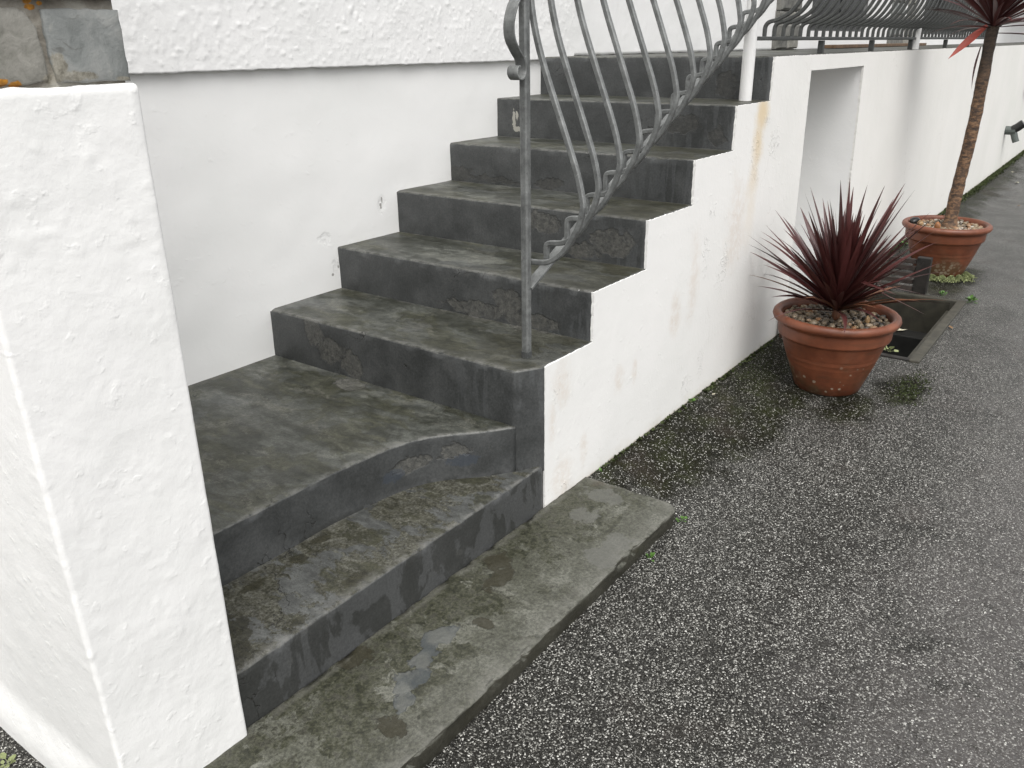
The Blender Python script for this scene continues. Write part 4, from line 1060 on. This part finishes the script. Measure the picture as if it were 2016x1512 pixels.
# ------------------------------------------------------------------ weeds, moss, litter
def weed(x, y, z, n_, s, label, seed, m=M_green, wide=.45):
    r = np.random.default_rng(seed); Vv, F = [], []
    for k in range(n_):
        az = r.uniform(0, 6.283); el = r.uniform(.15, 1.2); L = s * r.uniform(.6, 1.1); wd = L * wide
        d = np.array([math.cos(az) * math.cos(el), math.sin(az) * math.cos(el), math.sin(el)]); sd = np.array([-math.sin(az), math.cos(az), 0])
        c = np.array([r.normal(0, s * .15), r.normal(0, s * .15), 0]); b = len(Vv)
        stalk = c + d * L * .45
        pts = [c - sd * .0006, c + sd * .0006, stalk + sd * .0006, stalk - sd * .0006]
        Vv += pts; F.append((b, b + 1, b + 2, b + 3)); b = len(Vv)
        dip = np.array([0, 0, -.12 * L])
        Vv += [stalk, stalk + d * L * .25 + sd * wd / 2, stalk + d * L * .50 + sd * wd * .32 + dip * .4, stalk + d * L * .62 + dip, stalk + d * L * .50 - sd * wd * .32 + dip * .4, stalk + d * L * .25 - sd * wd / 2, stalk + d * L * .3 + np.array([0, 0, -.03 * L])]
        F += [(b, b + 1, b + 6), (b + 1, b + 2, b + 6), (b + 2, b + 3, b + 6), (b + 3, b + 4, b + 6), (b + 4, b + 5, b + 6), (b + 5, b, b + 6)]
    return tag(link('weed', mesh('weed', Vv, F, m, False), None, (x, y, z)), label, 'weed', 'small weeds in the asphalt')
weed(.425, -.012, -.008, 14, .020, 'tiny green weed at the wall foot beside the inner end of the slab', 1)
weed(1.195, -.010, -.006, 16, .026, 'green weed at the foot of the white wall, short of the near pot', 2)
weed(.358, -.372, -.05, 12, .024, 'green weed against the outer corner of the slab', 3)
weed(.100, -.382, -.05, 16, .022, 'small leafy weed against the long outer edge of the slab', 4)
weed(3.66, -.69, -.05, 26, .050, 'leafy weed at the outer far corner of the pit kerb', 5)
weed(3.72, -.53, -.05, 14, .034, 'small weed behind the pit between slatted cover and corner', 6)
weed(2.46, -.52, -.045, 10, .045, 'pale green weed growing from the near edge of the pit', 7, M_moss, .6)
weed(-1.455, .40, -.05, 12, .03, 'yellowing weed by the foot of the left pillar', 9, M_moss)
weed(4.9, -.03, -.012, 14, .035, 'green weed at the wall foot behind the tall trunk', 10)
def moss(nm, pts, s, label, seed, m):
    r = np.random.default_rng(seed); Vv, F = [], []
    for x, y, z in pts:
        for _ in range(3):
            az = r.uniform(0, 6.283); el = r.uniform(.3, 1.4); L = s * r.uniform(.5, 1.2)
            d = np.array([math.cos(az) * math.cos(el), math.sin(az) * math.cos(el), math.sin(el)]) * L; sd = np.array([-math.sin(az), math.cos(az), 0]) * L * .4
            b = len(Vv); c = np.array([x, y, z]); Vv += [c - sd * .4, c + sd * .4, c + d * .7 + sd, c + d, c + d * .7 - sd]; F += [(b, b + 1, b + 2, b + 4), (b + 4, b + 2, b + 3)]
    return tag(link(nm, mesh(nm, Vv, F, m, False, fix=False)), label, 'moss', kind='stuff')
pts = [(P2[0] + d * math.cos(a), P2[1] + d * math.sin(a), -.05 + max(0, .022 - abs(d - .17) * .3) * (.4 + 1.2 * abs(math.sin(a * 9 + d * 30)))) for d, a in zip(rng.normal(.175, .022, 3200), rng.uniform(math.radians(165), math.radians(285), 3200))]
moss('moss_clump', pts, .008, 'pale green moss clump at the foot of the farther pot', 4, M_moss)
pts = [(x, -.005 - abs(rng.normal(0, .025)) - .03 * (x > 7.5) * rng.uniform(), float(ground_z(x, -.02)) - .002) for x in np.r_[rng.uniform(6.5, 13, 2600), rng.uniform(3.7, 6.5, 300)]]
pts += [(x, -.004 - abs(rng.normal(0, .012)), float(ground_z(x, -.02)) - .004) for x in rng.uniform(.45, 2.3, 160)]
moss('moss_strip', pts, .016, 'dark green moss strip along the foot of the long white wall', 6, M_mossd)
pts = [(x, y, -.052) for x, y in zip(rng.normal(2.0, .12, 500), rng.normal(-.72, .035, 500))] + [(x, y, float(ground_z(x, y)) - .003) for x, y in zip(rng.normal(1.72, .14, 380), -np.abs(rng.normal(.10, .06, 380)))]
moss('moss_patch', pts, .007, 'dark moss on the asphalt round the near pot', 8, M_mossd)

def litter(x, y, z, s, m, label, seed):
    r = np.random.default_rng(seed); a = r.uniform(0, 6.28); c, s_ = math.cos(a), math.sin(a)
    L = [(-1, 0, .1), (-.3, .4, .25), (.5, .35, .15), (1, 0, .3), (.4, -.35, .2), (-.4, -.4, .12), (0, 0, .05)]
    Vv = [((q[0] * c - q[1] * s_) * s, (q[0] * s_ + q[1] * c) * s, q[2] * s) for q in L]
    return tag(link('fallen_leaf', mesh('fallen_leaf', Vv, [(k, (k + 1) % 6, 6) for k in range(6)], m), None, (x, y, z)), label, 'leaf', 'fallen leaves on the driveway')
M_pale = plain('pale_leaf', (.50, .47, .36), .6, 0, .2, 30); M_tan = plain('tan_leaf', (.22, .13, .06), .6, 0, .3, 30)
def gz(x, y): return float(ground_z(x, y)) + .004
litter(8.9, -.30, gz(8.9, -.3), .045, M_pale, 'pale fallen leaf far along the driveway below the forked pipe', 1)
litter(9.6, -.18, gz(9.6, -.18), .035, M_pale, 'small pale fallen leaf close to the far wall foot', 2)
litter(3.05, -.70, gz(3.05, -.7), .022, M_tan, 'tan fallen leaf on the outside of the pit kerb', 3)
litter(1.32, -.06, gz(1.32, -.06), .011, M_pale, 'pale fragment of leaf at the wall foot near the mossy patch', 4)
litter(3.53, -.35, -.262, .05, M_pale, 'pale leaf lying on the ledge inside the pit', 5)
litter(7.4, -.5, gz(7.4, -.5), .03, M_tan, 'dark tan fallen leaf beyond the farther pot', 6)

blk = tag(link('timber_block', bm_mesh('timber_block', box(2.235, 2.29, -.10, -.02, -.03, .16, .006, 2, .003), plain('reddish_timber', (.10, .045, .028), .6, 0, .4, 20, .004))), 'short reddish brown timber block standing at the wall behind the near pot', 'block')
